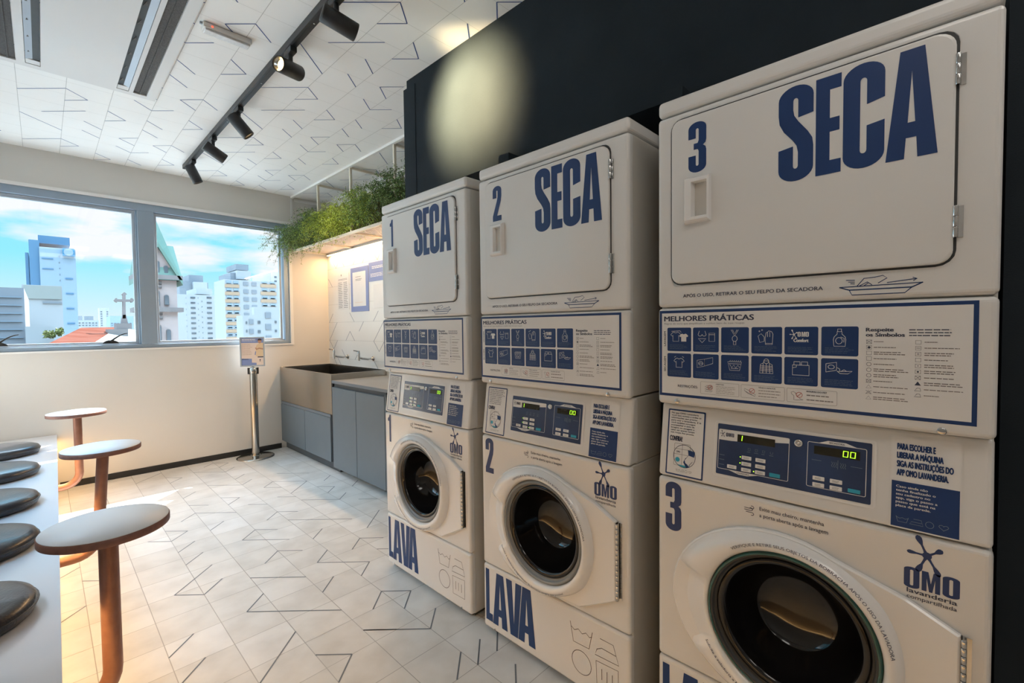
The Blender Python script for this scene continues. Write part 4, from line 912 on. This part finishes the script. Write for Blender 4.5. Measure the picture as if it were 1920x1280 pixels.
f = Flat(frame_fn(sc_+vd*.0045-Vector((0, 0, 0)), er, (0, 0, 1), vd)); hw, hh = HW-.013, HH-.013
f.rect(-hw, -hh, hw, hh, 'peach', .0002); f.rect(-hw, hh-.046, hw, hh, 'poster_blue', .0006); f.poly([(-hw, -hh), (.034, -hh), (.034, -hh+.022), (-.006, -hh+.026), (-.006, -hh+.064), (-hw, -hh+.068)], 'poster_blue', .0006)
f.bars(-hw+.006, hh-.018, .035, hh-.008, 1, 'paper', .001, fill=.9, ragged=.05, seed=2); f.bars(-hw+.006, hh-.030, .045, hh-.024, 1, 'paper', .001, fill=.6, seed=4)
f.bars(-hw+.004, -.075+.04, .018, hh-.052, 8, 'brown', .001, fill=.16, ragged=.4, seed=6); f.bars(-hw+.006, -hh+.054, -.03, -hh+.062, 1, 'ink', .001, fill=.7, seed=7)
f.poly([(.028, -.045), (hw, -.050), (hw, hh-.046), (.062, hh-.05), (.040, hh-.066), (.030, hh-.09)], 'shirt', .0008); f.disc(.066, hh-.030, .016, 'skin', .001, .021); f.poly(arc(.066, hh-.022, .019, .018, 0, 180, 10), 'hair', .0012)
f.line([(.030, hh-.094), (.036, hh-.110), (.060, hh-.100), (hw, hh-.108)], .013, 'skin', .0012); f.line([(.030, hh-.130), (.024, hh-.16), (.027, hh-.165)], .008, 'poster_blue', .0012)
f.rect(.045, -.058, hw, -.048, 'ink', .0012); f.disc(.066, -.082, .006, 'ink', .001); f.disc(.066, -.094, .006, 'ink', .001, .003)
f.build('notice_sheet', R)

# bench with round cushions, copper arm tables
R = empty('bench', 'long white bench top along the left wall carrying round cushions', 'bench', (-1.5, 2.0, 0))
bz = .445; BXN, BXF = -1.247, -1.196
b = MB()
pts = [(XL+.003, YR+.6), (BXN-.01, YR+.6), (BXN, 1.0), (BXF, YW-.012), (XL+.003, YW-.012)]
b.prism(pts, lambda u, v, d: Vector((u, v, d)), bz-.035, bz); b.build('bench_top', 'bench_top', R)
b = MB(); pts2 = [(XL+.003, YR+.62), (BXN-.08, YR+.62), (BXN-.065, 1.0), (BXF-.060, YW-.014), (XL+.003, YW-.014)]
b.prism(pts2, lambda u, v, d: Vector((u, v, d)), .0, bz-.036); b.build('bench_body', 'wall_warm', R)
b = MB(); pts3 = [(BXN-.035, YR+.64), (BXN-.020, YR+.64), (BXN-.012, 1.0), (BXF-.012, YW-.03), (BXF-.030, YW-.03), (BXN-.03, 1.0)]
b.prism(pts3, lambda u, v, d: Vector((u, v, d)), bz-.046, bz-.0355); b.build('led_strip', 'led_warm', R)
ld = bpy.data.lights.new('bench_glow', 'AREA'); ld.shape = 'RECTANGLE'; ld.size = .03; ld.size_y = 5.2; ld.energy = BENCH_W = 9; ld.color = (1, .62, .26)
lo = bpy.data.objects.new('bench_glow', ld); COL.objects.link(lo); lo.parent = R; lo.location = (.262, .10, bz-.050); lo.rotation_euler = (0, math.radians(-12), math.radians(-.8))
labs = ['round black cushion on the bench, the sunlit one nearest the window', 'round black cushion on the bench, second from the window', 'third round black cushion from the window on the white bench', 'fourth round black cushion from the window on the white bench', 'large round black cushion on the bench at the lower left edge', 'round black cushion just peeking in at the bottom left corner']
for (cy, lab) in zip((4.14, 3.46, 2.78, 2.18, 1.56, .92), labs):
    R = empty('round_cushion', lab, 'cushion', (-1.485, cy, bz), 'round black bench cushions')
    b = MB(); b.lathe([(.0001, 0.0005), (.175, .0005), (.192, .006), (.199, .020), (.199, .034), (.192, .047), (.172, .056), (.10, .062), (.0001, .063)], (-1.485, cy, bz), n=56); b.build('pad', 'leather', R)
    b = MB(); b.tube([(-1.485+.2*math.cos(2*pi*i/40), cy+.2*math.sin(2*pi*i/40), bz+.030) for i in range(41)], .0028, 6, False); b.build('piping', 'leather', R)
tl = ['copper pipe arm table with round white top, farthest and sunlit', 'copper pipe arm table with round white top, middle one', 'copper pipe arm table with round white top, the nearest']
for (tx, ty, px_, py_, lx, ly, rr, lab) in ((-1.100, 4.05, -1.098, 4.05, -1.098, 4.05, .160, tl[0]), (-1.066, 2.60, -1.062, 2.60, -1.092, 2.60, .152, tl[1]), (-1.136, 1.385, -1.136, 1.375, -1.136, 1.37, .150, tl[2])):
    R = empty('arm_table', lab, 'side table', (tx, ty, .15), 'copper arm tables along the bench')
    b = MB(); b.lathe([(.0001, -.001), (rr-.001, -.001), (rr, 0.001), (rr, .018), (rr-.002, .0205)], (tx, ty, .678), n=72); b.build('edge_band', 'copper_edge', R)
    b = MB(); b.lathe([(.0001, .0205), (rr-.0025, .0205), (rr-.0025, .0222), (0.0001, .0222)], (tx, ty, .678), n=72); b.build('tabletop', 'laminate', R)
    bxf = BXN+(BXF-BXN)*(ly-1.0)/3.75 - .062
    path = [(px_, py_, .676), (px_+(lx-px_)*.75, py_, .33)]+[(lx-.09*(1-math.cos(t)), ly, .27-.09*math.sin(t)) for t in [pi/2*i/7 for i in range(8)]]+[(bxf+.012, ly, .18)]
    b = MB(); b.tube(path, .0235, 24); b.build('pipe', 'copper', R)
    b = MB(); b.lathe([(.040, 0), (.040, .012), (.028, .016), (.028, .030)], (bxf+.001, ly, .18), 'x', 32); b.build('wall_flange', 'copper', R)
    b = MB(); b.lathe([(.030, 0), (.030, -.010), (.0245, -.012)], (px_, py_, .678), n=28); b.build('top_flange', 'copper', R)

# ================================================================= CEILING FITTINGS
TX = -.347
R = empty('lighting_track', 'long black ceiling track carrying the spotlights', 'lighting track', (TX, 2.0, ZC))
b = MB(); b.box(TX-.018, TX+.018, .2, 4.39, ZC-.036, ZC-.001, .002); b.build('track_rail', 'black_metal', R)
b = MB(); b.box(TX-.007, TX+.007, .22, 4.37, ZC-.0375, ZC-.0362); b.build('track_slot', 'black', R)
for y_ in (1.70, 2.42, 3.10):
    b = MB(); b.lathe([(.004, 0), (.004, -.0015), (.0001, -.0015)], (TX+.003, y_, ZC-.0378), n=10); b.build('track_screw', 'chrome', R)
def spot(y, d, lab, power, on=False, cone=50, blend=.6, col=(1, .88, .72)):
    d = Vector(d).normalized(); z0 = ZC-.038
    R = empty('track_spotlight', lab, 'spotlight', (TX, y, z0), 'black track spotlights')
    b = MB(); b.box(TX-.016, TX+.016, y-.045, y+.045, z0-.026, z0, .003); b.build('adapter', 'black_metal', R)
    pv = Vector((TX, y, z0-.026)); b = MB(); b.tube([pv, pv+Vector((0, 0, -.040))], .011, 12); b.build('stem', 'black_metal', R)
    c = pv+Vector((0, 0, -.070))+d*.012
    a = Vector((0, 0, 1)); a = (a-d*a.dot(d)).normalized() if abs(d.z) < .95 else Vector((1, 0, 0)); a2 = d.cross(a)
    def lat(mb, prof, n=36):
        vs = []
        for r_, h in prof:
            for j in range(n): t = 2*pi*j/n; vs.append(c+d*h+a*r_*math.cos(t)+a2*r_*math.sin(t))
        mb.add(vs, [[i*n+j, i*n+(j+1) % n, (i+1)*n+(j+1) % n, (i+1)*n+j] for i in range(len(prof)-1) for j in range(n)], smooth=True)
    b = MB(); lat(b, [(.0001, -.073), (.033, -.073), (.037, -.069), (.037, .068), (.0355, .072), (.0325, .072), (.0315, .060)]); hb = b.build('lamp_body', 'black_metal', R)
    b = MB(); lat(b, [(.0315, .062), (.026, .048), (.0245, .046)]); b.build('reflector', 'chrome' if on else 'fixture_in', R)
    b = MB(); lat(b, [(.0245, .0465), (.0001, .0465)]); b.build('lens', 'lamp_on' if on else 'lamp_on', R)
    ld = bpy.data.lights.new('spot', 'SPOT'); ld.energy = power; ld.spot_size = math.radians(cone); ld.spot_blend = blend; ld.shadow_soft_size = .022; ld.color = col
    lo = bpy.data.objects.new('spot', ld); COL.objects.link(lo); lo.parent = R; lo.location = c+d*.052-R.location; lo.rotation_euler = d.to_track_quat('-Z', 'Y').to_euler()
    return R
SP = 1.0
spot(1.47, (.80, -.14, -.20), 'black track spotlight at the top edge, aimed at the dark wall', 330*SP, cone=72, blend=1.0, col=(1, .78, .42))
spot(1.98, (-.80, -.42, -.16), 'black track spotlight glowing yellow and facing the camera side', 4*SP, True, cone=70)
spot(2.84, (.50, -.12, -.62), 'black track spotlight just below the lit one', 11*SP, cone=75, blend=.9)
spot(3.46, (.66, .02, -.36), 'black track spotlight second from the window end', 26*SP, cone=52, blend=1)
spot(4.10, (.30, .0, -.66), 'black track spotlight at the window end of the track', 9*SP, cone=75, blend=.9)
# recessed air conditioner
R = empty('ceiling_air_conditioner', 'white flat ceiling air conditioner with long slots and dark grilles', 'air conditioner', (-1.06, 2.3, ZC))
b = MB(); zA = ZC-.012
xs = [-1.42, -1.362, -1.305, -1.272, -1.215, -.907, -.852, -.832, -.768, -.722]; yA, yB = 1.3, 3.16
for i in range(0, len(xs)-1):
    slot = i in (1, 3, 5, 7)
    if not slot: b.box(xs[i], xs[i+1], yA, yB, zA, ZC-.0012)
    else: b.box(xs[i], xs[i+1], yB-.045, yB, zA, ZC-.0012); b.box(xs[i], xs[i+1], yA, yA+.05, zA, ZC-.0012)
b.build('panel', 'ac_white', R)
for i in (1, 7):
    b = MB(); b.box(xs[i]+.002, xs[i+1]-.002, yA+.05, yB-.045, ZC-.0045, ZC-.0014); b.box((xs[i]+xs[i+1])/2-.003, (xs[i]+xs[i+1])/2+.003, yA+.05, yB-.045, zA+.002, ZC-.0045); b.build('grille', 'grille', R)
for i in (3, 5):
    b = MB(); x0, x1 = xs[i]+.002, xs[i+1]-.002
    b.box(x0, x1, yA+.05, yB-.045, ZC-.0045, ZC-.0014); b.build('slot_lining', 'rubber', R)
    b = MB(); xm = x1 if i == 5 else x0; sg = -1 if i == 5 else 1
    b.add([(xm, yA+.05, zA+.001), (xm, yB-.10, zA+.001), (xm+sg*.024, yB-.10, ZC-.005), (xm+sg*.024, yA+.05, ZC-.005), (xm, yA+.05, zA+.003), (xm, yB-.10, zA+.003), (xm+sg*.026, yB-.10, ZC-.0045), (xm+sg*.026, yA+.05, ZC-.0045)], [[0, 1, 2, 3], [7, 6, 5, 4], [0, 4, 5, 1], [2, 6, 7, 3]]); b.build('air_vane', 'alu_light', R)
    b = MB(); b.box(x0, x1, yB-.098, yB-.046, ZC-.009, ZC-.0048); b.build('end_block', 'ac_white', R)
    for k in range(9):
        y_ = yB-.16-k*.17
        if y_ < yA+.1: break
        b = MB(); b.add([(x0+.004, y_, ZC-.0048), (x0+.020, y_-.01, ZC-.0048), (x0+.012, y_-.05, zA+.002), (x0+.004, y_, zA+.004)], [[0, 1, 2], [0, 2, 3], [1, 2, 3]]); b.build('deflector', 'grille', R)
# emergency light bar
R = empty('emergency_light', 'small white emergency light bar with a red lamp on the ceiling', 'emergency light', (-.588, 2.115, ZC))
b = MB(); b.box(-.690, -.487, 2.088, 2.142, ZC-.026, ZC-.001, .004); b.build('housing', 'white_paint', R)
b = MB(); b.box(-.682, -.495, 2.094, 2.136, ZC-.036, ZC-.026, .003); b.build('diffuser', 'clear_plastic', R)
b = MB(); b.lathe([(.004, 0), (.004, -.002), (.0001, -.002)], (0, 0, 0), 'y', 12); b2 = MB(); b2.add([(v[0]-.655, v[1]+2.0885, v[2]+ZC-.016) for v in b.v], b.f); b2.build('red_lamp', 'red_led', R)
b = MB(); b.box(-.700, -.690, 2.108, 2.116, ZC-.010, ZC-.001); b.build('cable_clip', 'alu_light', R)
# fill light panels added unseen behind the camera to brighten the room
for i, (lx, ly) in enumerate(((-.95, -.55), (-.95, -1.75), (.0, -1.2))):
    R = empty('fill_light_panel', 'square white ceiling lamp panel', 'lamp', (lx, ly, ZC), 'added fill light panels')
    b = MB(); b.box(lx-.31, lx+.31, ly-.31, ly+.31, ZC-.03, ZC-.001, .004); b.build('fill_panel_frame', 'white_paint', R)
    b = MB(); b.box(lx-.29, lx+.29, ly-.29, ly+.29, ZC-.033, ZC-.030); b.build('diffuser', 'fill_panel', R)
    ld = bpy.data.lights.new('lamp', 'AREA'); ld.shape = 'SQUARE'; ld.size = .56; ld.energy = FILL_W; ld.color = (1, .97, .93)
    lo = bpy.data.objects.new('lamp', ld); COL.objects.link(lo); lo.parent = R; lo.location = (0, 0, -.036)

# ================================================================= THE CITY OUTSIDE
def face_xz(px0, px1, pytop, Y): a = at(px0, pytop, Y); c = at(px1, pytop, Y); return a.x, c.x, a.z
GZ = -22.0
b = MB(); b.box(-400, 700, 9, 900, GZ-.5, GZ); struct(b.build('ground', 'c_ground'))
def tower(name, lab, px0, px1, pyt, Y, depth, m, wins=(), wm='c_win', cat='building', extra=None, group='city buildings beyond the window', side=None):
    x0, x1, zt = face_xz(px0, px1, pyt, Y)
    if side: v = at(side, pyt, 100)-CAM; depth = (x0-CAM.x)/(v.x/v.y)+CAM.y-Y
    R = empty(name, lab, cat, ((x0+x1)/2, Y+depth/2, GZ), group)
    b = MB(); b.box(x0, x1, Y, Y+depth, GZ, zt); b.build('walls', m, R)
    for w in wins:   # (px0, px1, py0, py1, cols, rows, fillx, filly[, material])
        a = at(w[0], w[2], Y-.03); c = at(w[1], w[3], Y-.03); mm = w[8] if len(w) > 8 else wm
        cw = (c.x-a.x)/w[4]; rh = (a.z-c.z)/w[5]
        for i in range(w[4]):
            for j in range(w[5]):
                q = MB(); xa = a.x+cw*(i+(1-w[6])/2); za = a.z-rh*(j+1-(1-w[7])/2)
                q.box(xa, xa+cw*w[6], Y-.06, Y+.02, za, za+rh*w[7]); q.build('window' if mm in ('c_win', 'c_grey') else 'facade_band', mm, R)
    if extra: extra(R, Y)
    return R
def roofbox(px0, px1, py0, py1, dY, dep, m, nm='roof_block'):
    def fn(R, Y):
        a = at(px0, py0, Y+dY); c = at(px1, py1, Y+dY); q = MB(); q.box(a.x, c.x, Y+dY, Y+dY+dep, c.z, a.z); q.build(nm, m, R)
    return fn
def multi(*fs): return lambda R, Y: [f(R, Y) for f in fs]
tower('office_block', 'grey panelled building at the far left behind the window', -60, 44.5, 536, 24, 9, 'c_grey', [(-20, 44, 548, 640, 1, 6, 1.0, .06, 'c_pale')])
tower('low_building', 'white building with a pale green upper storey left of the tower', 40, 116, 533, 34, 12, 'c_white', [(44, 115.5, 534, 561, 1, 1, 1.0, 1.0, 'c_cream'), (80, 116, 565, 569, 1, 1, 1, 1, 'c_grey'), (53, 59, 629, 643, 1, 1, .7, 1, 'c_grey')])
def sidewing(R, Y):
    a = at(53, 448, Y); c = at(73, 448, Y); q = MB(); q.box(a.x, c.x, Y+.2, Y+14, GZ, a.z); q.build('side_wing', 'c_blue', R)
    a = at(46.5, 472, Y); c = at(53, 472, Y); q = MB(); q.box(a.x, c.x, Y+.5, Y+14, GZ, a.z); q.build('side_wing', 'c_blue', R)
    a = at(71, 446.5, Y); c = at(132, 457, Y); q = MB(); q.box(a.x, c.x, Y+1.5, Y+12, c.z, a.z+.6); q.build('roof_block', 'c_blue', R)
    a = at(117, 465, Y-.2); c = at(139.5, 481, Y-.2); q = MB(); q.box(a.x, c.x, Y-.4, Y, c.z, a.z); s_ = q.build('roof_sign', 'c_logo', R)
    q = MB(); q.lathe([(.42, 0), (.42, -.05), (.0001, -.05)], ((a.x+c.x)/2, Y-.42, (a.z+c.z)/2), 'y', 20, smooth=False); q.build('ring_mark', 'c_pale', R)
tower('office_tower', 'tall pale blue office tower with a bright blue roof sign', 73, 141, 462, 75, 16, 'c_pale', [(78, 101, 474, 514, 1, 2, 1, .10, 'c_blue'), (110, 115, 475, 565, 1, 8, .8, .22), (122, 141, 508, 620, 1, 4, 1, .10, 'c_blue'), ], extra=sidewing)
tower('apartment_tower', 'slim distant apartment tower beside the stone cross', 186, 204.5, 577, 170, 14, 'c_white', side=183.5, wins=[(188, 193, 582, 612, 1, 7, .8, .45), (199, 204, 582, 612, 1, 7, .8, .45)])
tower('distant_block', 'low hazy block just right of the tall office tower', 145, 154, 592, 190, 10, 'c_grey'); tower('distant_block', 'second low hazy block between tower and slim apartment tower', 158, 175, 592.5, 200, 10, 'c_grey')
tower('distant_block', 'pale low houses on the horizon right of the tall office tower', 143, 185, 600, 150, 10, 'c_white', [(146, 184, 603, 612, 6, 2, .5, .4)]); tower('distant_block', 'bluish low row on the horizon behind the cross', 206, 250, 592, 140, 8, 'c_pale', [(207, 248, 604, 612, 7, 2, .5, .4)])
tower('terrace_house', 'white house with planted roof terrace at the lower left', 47, 100, 612, 21, 3.2, 'c_white')
R = empty('terrace_plants', 'yellow green plants on the roof terrace outside', 'plant', at(90, 625, 20.3), None)
rnd = random.Random(4)
for (p0, p1, p2) in ((84, 101, 622), (107, 116, 617)):
    q = MB()
    for i in range(420):
        c = at(rnd.uniform(p0, p1), rnd.uniform(p2, p2+10), 20.2+rnd.random()*.5); e1 = Vector((rnd.gauss(0, 1), rnd.gauss(0, 1), rnd.gauss(0, 1))).normalized()*.04; e2 = Vector((rnd.gauss(0, 1), rnd.gauss(0, 1), rnd.gauss(0, 1))).normalized()*.025
        q.add([c, c+e1+e2, c+e1*2, c+e1-e2], [[0, 1, 2, 3]])
    q.build('foliage', 'c_leaf', R)
# red tiled roof with grey flank
def quad3(name, pts, m, R, th=.12):
    q = MB(); a = [Vector(p) for p in pts]; q.add(a+[p-Vector((0, 0, th)) for p in a], [list(range(len(a))), list(range(2*len(a)-1, len(a)-1, -1))]+[[i, i+len(a), (i+1) % len(a)+len(a), (i+1) % len(a)] for i in range(len(a))]); return q.build(name, m, R)
R = empty('church_nave', 'low church roof with orange red tiles and grey flank', 'building', (at(170, 640, 19).x, 19, GZ))
A, B_, C_, D_ = at(78, 650, 15), at(165, 650, 15), at(222, 613, 24), at(152, 614, 22)
E_, F_ = at(262, 650, 15.5), at(262, 620, 24)
quad3('tiled_roof', [A, B_, C_, D_], 'c_tile', R); quad3('grey_roof', [B_, E_, F_, C_], 'c_cream', R)
q = MB(); q.box(A.x+.3, E_.x+2, 16, 23, GZ, at(150, 650, 15).z-.35); q.build('walls', 'c_white', R)
q = MB(); a = at(206, 617, 19.5); c = at(245, 645, 19.5); q.box(a.x, c.x, 20, 21, c.z-2, a.z); q.box(at(219, 605, 20).x, at(248, 605, 20).x, 20.1, 20.9, a.z, at(219, 606, 20).z); q.build('pedestal', 'c_stone_dark', R)
# stone cross
Y = 20.5; R = empty('stone_cross', 'grey stone cross with trefoil ends on the church gable', 'cross', at(232, 605, Y))
def P2(px, py, d=0): p = at(px, py, Y); return Vector((p.x, Y+d, p.z))
def pr(pts, m='c_stone_dark', nm='cross'):
    q = MB(); a = [P2(*p, -.11) for p in pts]; c = [P2(*p, .11) for p in pts]; n = len(pts); q.add(a+c, [list(range(n)), list(range(2*n-1, n-1, -1))]+[[i, i+n, (i+1) % n+n, (i+1) % n] for i in range(n)]); return q
q = pr([(229.2, 597), (229.8, 565.5), (219, 565), (219, 567), (216, 566), (213.2, 562.8), (216, 559), (219, 558.8), (219, 561), (229.6, 561.3), (229.6, 553), (227, 552), (229.5, 549.5), (232.4, 547.8), (235.5, 549.8), (237.5, 552), (235, 553), (235, 561.5), (245, 561.5), (245, 559), (248, 559.3), (250.6, 563), (248, 566.8), (245, 567), (245, 565.3), (234.8, 565.6), (235.2, 597)])
q.build('cross_shaft', 'c_stone_dark', R)
q = pr([(226, 607), (227.5, 597), (230, 590), (235, 590), (237.5, 597), (239.5, 607)]); q.build('cross_foot', 'c_stone_dark', R)
# church tower with rhenish helm roof
Y = 34.0; xl, xr = at(256, 523, Y).x, at(337.5, 523, Y).x; ze = at(337.5, 523, Y).z; zg = at(296, 457, Y).z; wv = xr-xl; xc = (xl+xr)/2; zap = at(290, 403, Y+wv/2).z
R = empty('church_tower', 'pink stone church tower with pointed green copper roof', 'church tower', (xc, Y+wv/2, GZ), None)
q = MB(); q.box(xl+.15, xr-.15, Y+.15, Y+wv-.15, GZ, ze)
q.build('tower_shaft', 'c_stone', R)
for (p, q_) in ((Vector((xl, Y, ze)), Vector((xr, Y, ze))), (Vector((xl, Y+wv, ze)), Vector((xr, Y+wv, ze))), (Vector((xl, Y, ze)), Vector((xl, Y+wv, ze))), (Vector((xr, Y, ze)), Vector((xr, Y+wv, ze)))):
    m_ = (p+q_)/2; m_.z = zg; inn = (Vector((xc, Y+wv/2, ze))-(p+q_)/2).normalized(); t = MB(); a = [p+inn*.12, q_+inn*.12, m_+inn*.12]; c = [v+inn*.25 for v in a]
    t.add(a+c, [[0, 1, 2], [5, 4, 3], [0, 3, 4, 1], [1, 4, 5, 2], [2, 5, 3, 0]]); t.build('gable', 'c_stone', R)
ap = Vector((xc, Y+wv/2, zap)); E0 = ze-.1
t = MB(); c4 = [Vector((xl-.1, Y-.1, E0)), Vector((xr+.1, Y-.1, E0)), Vector((xr+.1, Y+wv+.1, E0)), Vector((xl-.1, Y+wv+.1, E0))]
t.add(c4+[ap], [[0, 1, 4], [1, 2, 4], [2, 3, 4], [3, 0, 4], [3, 2, 1, 0]]); t.build('spire', 'c_copper', R)
hw_ = wv/2+.12; cy_ = Y+wv/2
for ax_ in (0, 1):     # two crossing gable roofs, ends leaning slightly inwards at the ridge
    t = MB(); P_ = []
    for e_ in (-1, 1):
        for (o_, z_, l_) in ((-hw_, E0, 1.0), (hw_, E0, 1.0), (0, zg+.1, .80 if ax_ == 0 else 1.0)):
            P_.append(Vector((xc+e_*hw_*l_, cy_+o_, z_)) if ax_ == 0 else Vector((xc+o_, cy_+e_*hw_*l_, z_)))
    if ax_ == 1:       # open towards the stone gable: a shallow roof skin
        Q_ = [P_[0], P_[2], P_[1], P_[3], P_[5], P_[4]]; dn = [p-Vector((0, 0, .28)) for p in Q_]
        t.add(Q_+dn, [[0, 1, 4, 3], [1, 2, 5, 4], [6, 9, 10, 7], [7, 10, 11, 8], [0, 6, 7, 1], [1, 7, 8, 2], [3, 4, 10, 9], [4, 5, 11, 10], [0, 3, 9, 6], [2, 8, 11, 5]])
    else: t.add(P_, [[0, 1, 2], [5, 4, 3], [0, 2, 5, 3], [1, 4, 5, 2], [0, 3, 4, 1]])
    t.build('roof_slope', 'c_copper', R)
t = MB(); t.lathe([(.05, 0), (.12, .15), (.05, .3), (.02, .6), (.0001, .7)], (xc, Y+wv/2, zap-.1), n=10); t.build('finial', 'c_stone_dark', R)
for py in (521.5, 581):
    z = at(337, py, Y).z; t = MB(); t.box(xl-.12, xr+.12, Y-.12, Y+wv+.12, z-.12, z+.14); t.build('cornice', 'c_stone_dark', R)
def arch(px0, px1, py0, py1):
    a = at(px0, py0, Y); c = at(px1, py1, Y); r_ = (c.x-a.x)/2
    pts = [(a.x, c.z), (c.x, c.z), (c.x, a.z-r_)]+arc((a.x+c.x)/2, a.z-r_, r_, r_, 0, 180, 8)[1:]
    for k, mm, d_ in ((1.25, 'c_stone_dark', .07), (1.0, 'c_win', .02)):
        cx_ = (a.x+c.x)/2; cz_ = (a.z+c.z)/2; t = MB(); t.prism([(cx_+(u-cx_)*k, cz_+(v-cz_)*(1+(k-1)*.4)) for u, v in pts], lambda u, v, d: Vector((u, d, v)), Y+d_, Y+.20); t.build('window_surround' if k > 1 else 'arched_window', mm, R)
for dx in (0, 1):
    pass
for lv in (((291.5, 299.5, 489, 512), (308, 315.5, 498, 518), (275.5, 283, 498, 518)), ((291.5, 300, 544.5, 571), (309, 317, 553, 571), (275, 283, 553, 571)), ((292, 303, 609, 640), (313, 321, 618, 642), (274, 282, 618, 642))):
    for w in lv: arch(*w)
for py in (528, 535, 585, 594):
    a, c = at(290, py, Y), at(328, py, Y); n_ = 9; t = MB()
    for k in range(n_):
        x0 = xl+.9+(wv-1.8)*k/n_; x1 = x0+(wv-1.8)/n_; t.prism([(x0, a.z)]+[(x0+(x1-x0)*i/6, a.z-.16*math.sin(pi*i/6)) for i in range(1, 6)]+[(x1, a.z), (x1, a.z+.05), (x0, a.z+.05)], lambda u, v, d: Vector((u, d, v)), Y+.06, Y+.16)
    t.build('arcade_band', 'c_stone_dark', R)
# right hand apartment houses
tower('grey_building', 'grey weathered building with rooftop box behind the church tower', 336, 390, 527, 95, 12, 'c_grey', extra=multi(roofbox(354, 381, 515, 530, 3, 6, 'c_grey'), roofbox(363, 389, 528, 545, -1, 3, 'c_white')))
tower('apartment_block', 'white apartment block with many small windows right of the church', 330, 402, 551, 70, 12, 'c_white', [(356, 370, 553, 648, 1, 10, .8, .32), (387, 400, 553, 648, 1, 10, .9, .32), (378, 382, 560, 648, 1, 9, .8, .18), (348.5, 352, 553, 648, 1, 9, .8, .16), (371, 374.5, 553, 648, 1, 9, .8, .16)], extra=roofbox(368, 398, 540, 552, 2, 6, 'c_white'))
beige = [(421, 452, 528, 641, 1, 8, 1.0, .42, 'c_beige'), (488, 521, 528, 641, 1, 8, 1.0, .42, 'c_beige'), (422, 452, 521, 634, 2, 8, .72, .34, 'c_pale'), (422, 452, 524, 634, 2, 8, .6, .14), (488, 521, 522, 634, 2, 8, .7, .3, 'c_pale'), (488, 521, 524, 634, 2, 8, .55, .13), (453, 487, 524, 640, 2, 8, .62, .50, 'c_grey')]
tower('apartment_block', 'apartment block with orange beige bands and a rooftop tank', 421, 525, 523, 58, 14, 'c_white', beige, side=401, extra=multi(roofbox(432, 446, 511, 524, 2, 5, 'c_grey'), roofbox(444, 471, 506.5, 524, 1.5, 6, 'c_white'), roofbox(442, 466, 494.5, 507, 3, 4, 'c_grey', 'water_tank')))
tower('apartment_block', 'tall pale block at the right window edge', 508, 560, 509, 100, 12, 'c_white', [(512, 530, 515, 540, 2, 3, .5, .4)])
tower('white_house', 'white stepped house in front of the beige banded block', 476, 540, 575, 44, 9, 'c_white', side=472, wins=[(497, 509.5, 580, 645, 1, 3, 1.0, .50, 'c_grey'), (515, 520, 595, 645, 1, 3, 1, .25), (483, 489, 595, 630, 1, 2, 1, .30)])
tower('white_house', 'small white house with square windows just above the notice frame', 455, 478, 591, 41, 6, 'c_white', [(461, 464, 597, 628, 1, 2, 1, .3), (467, 476, 594, 630, 1, 2, 1, .5, 'c_grey')], side=443)
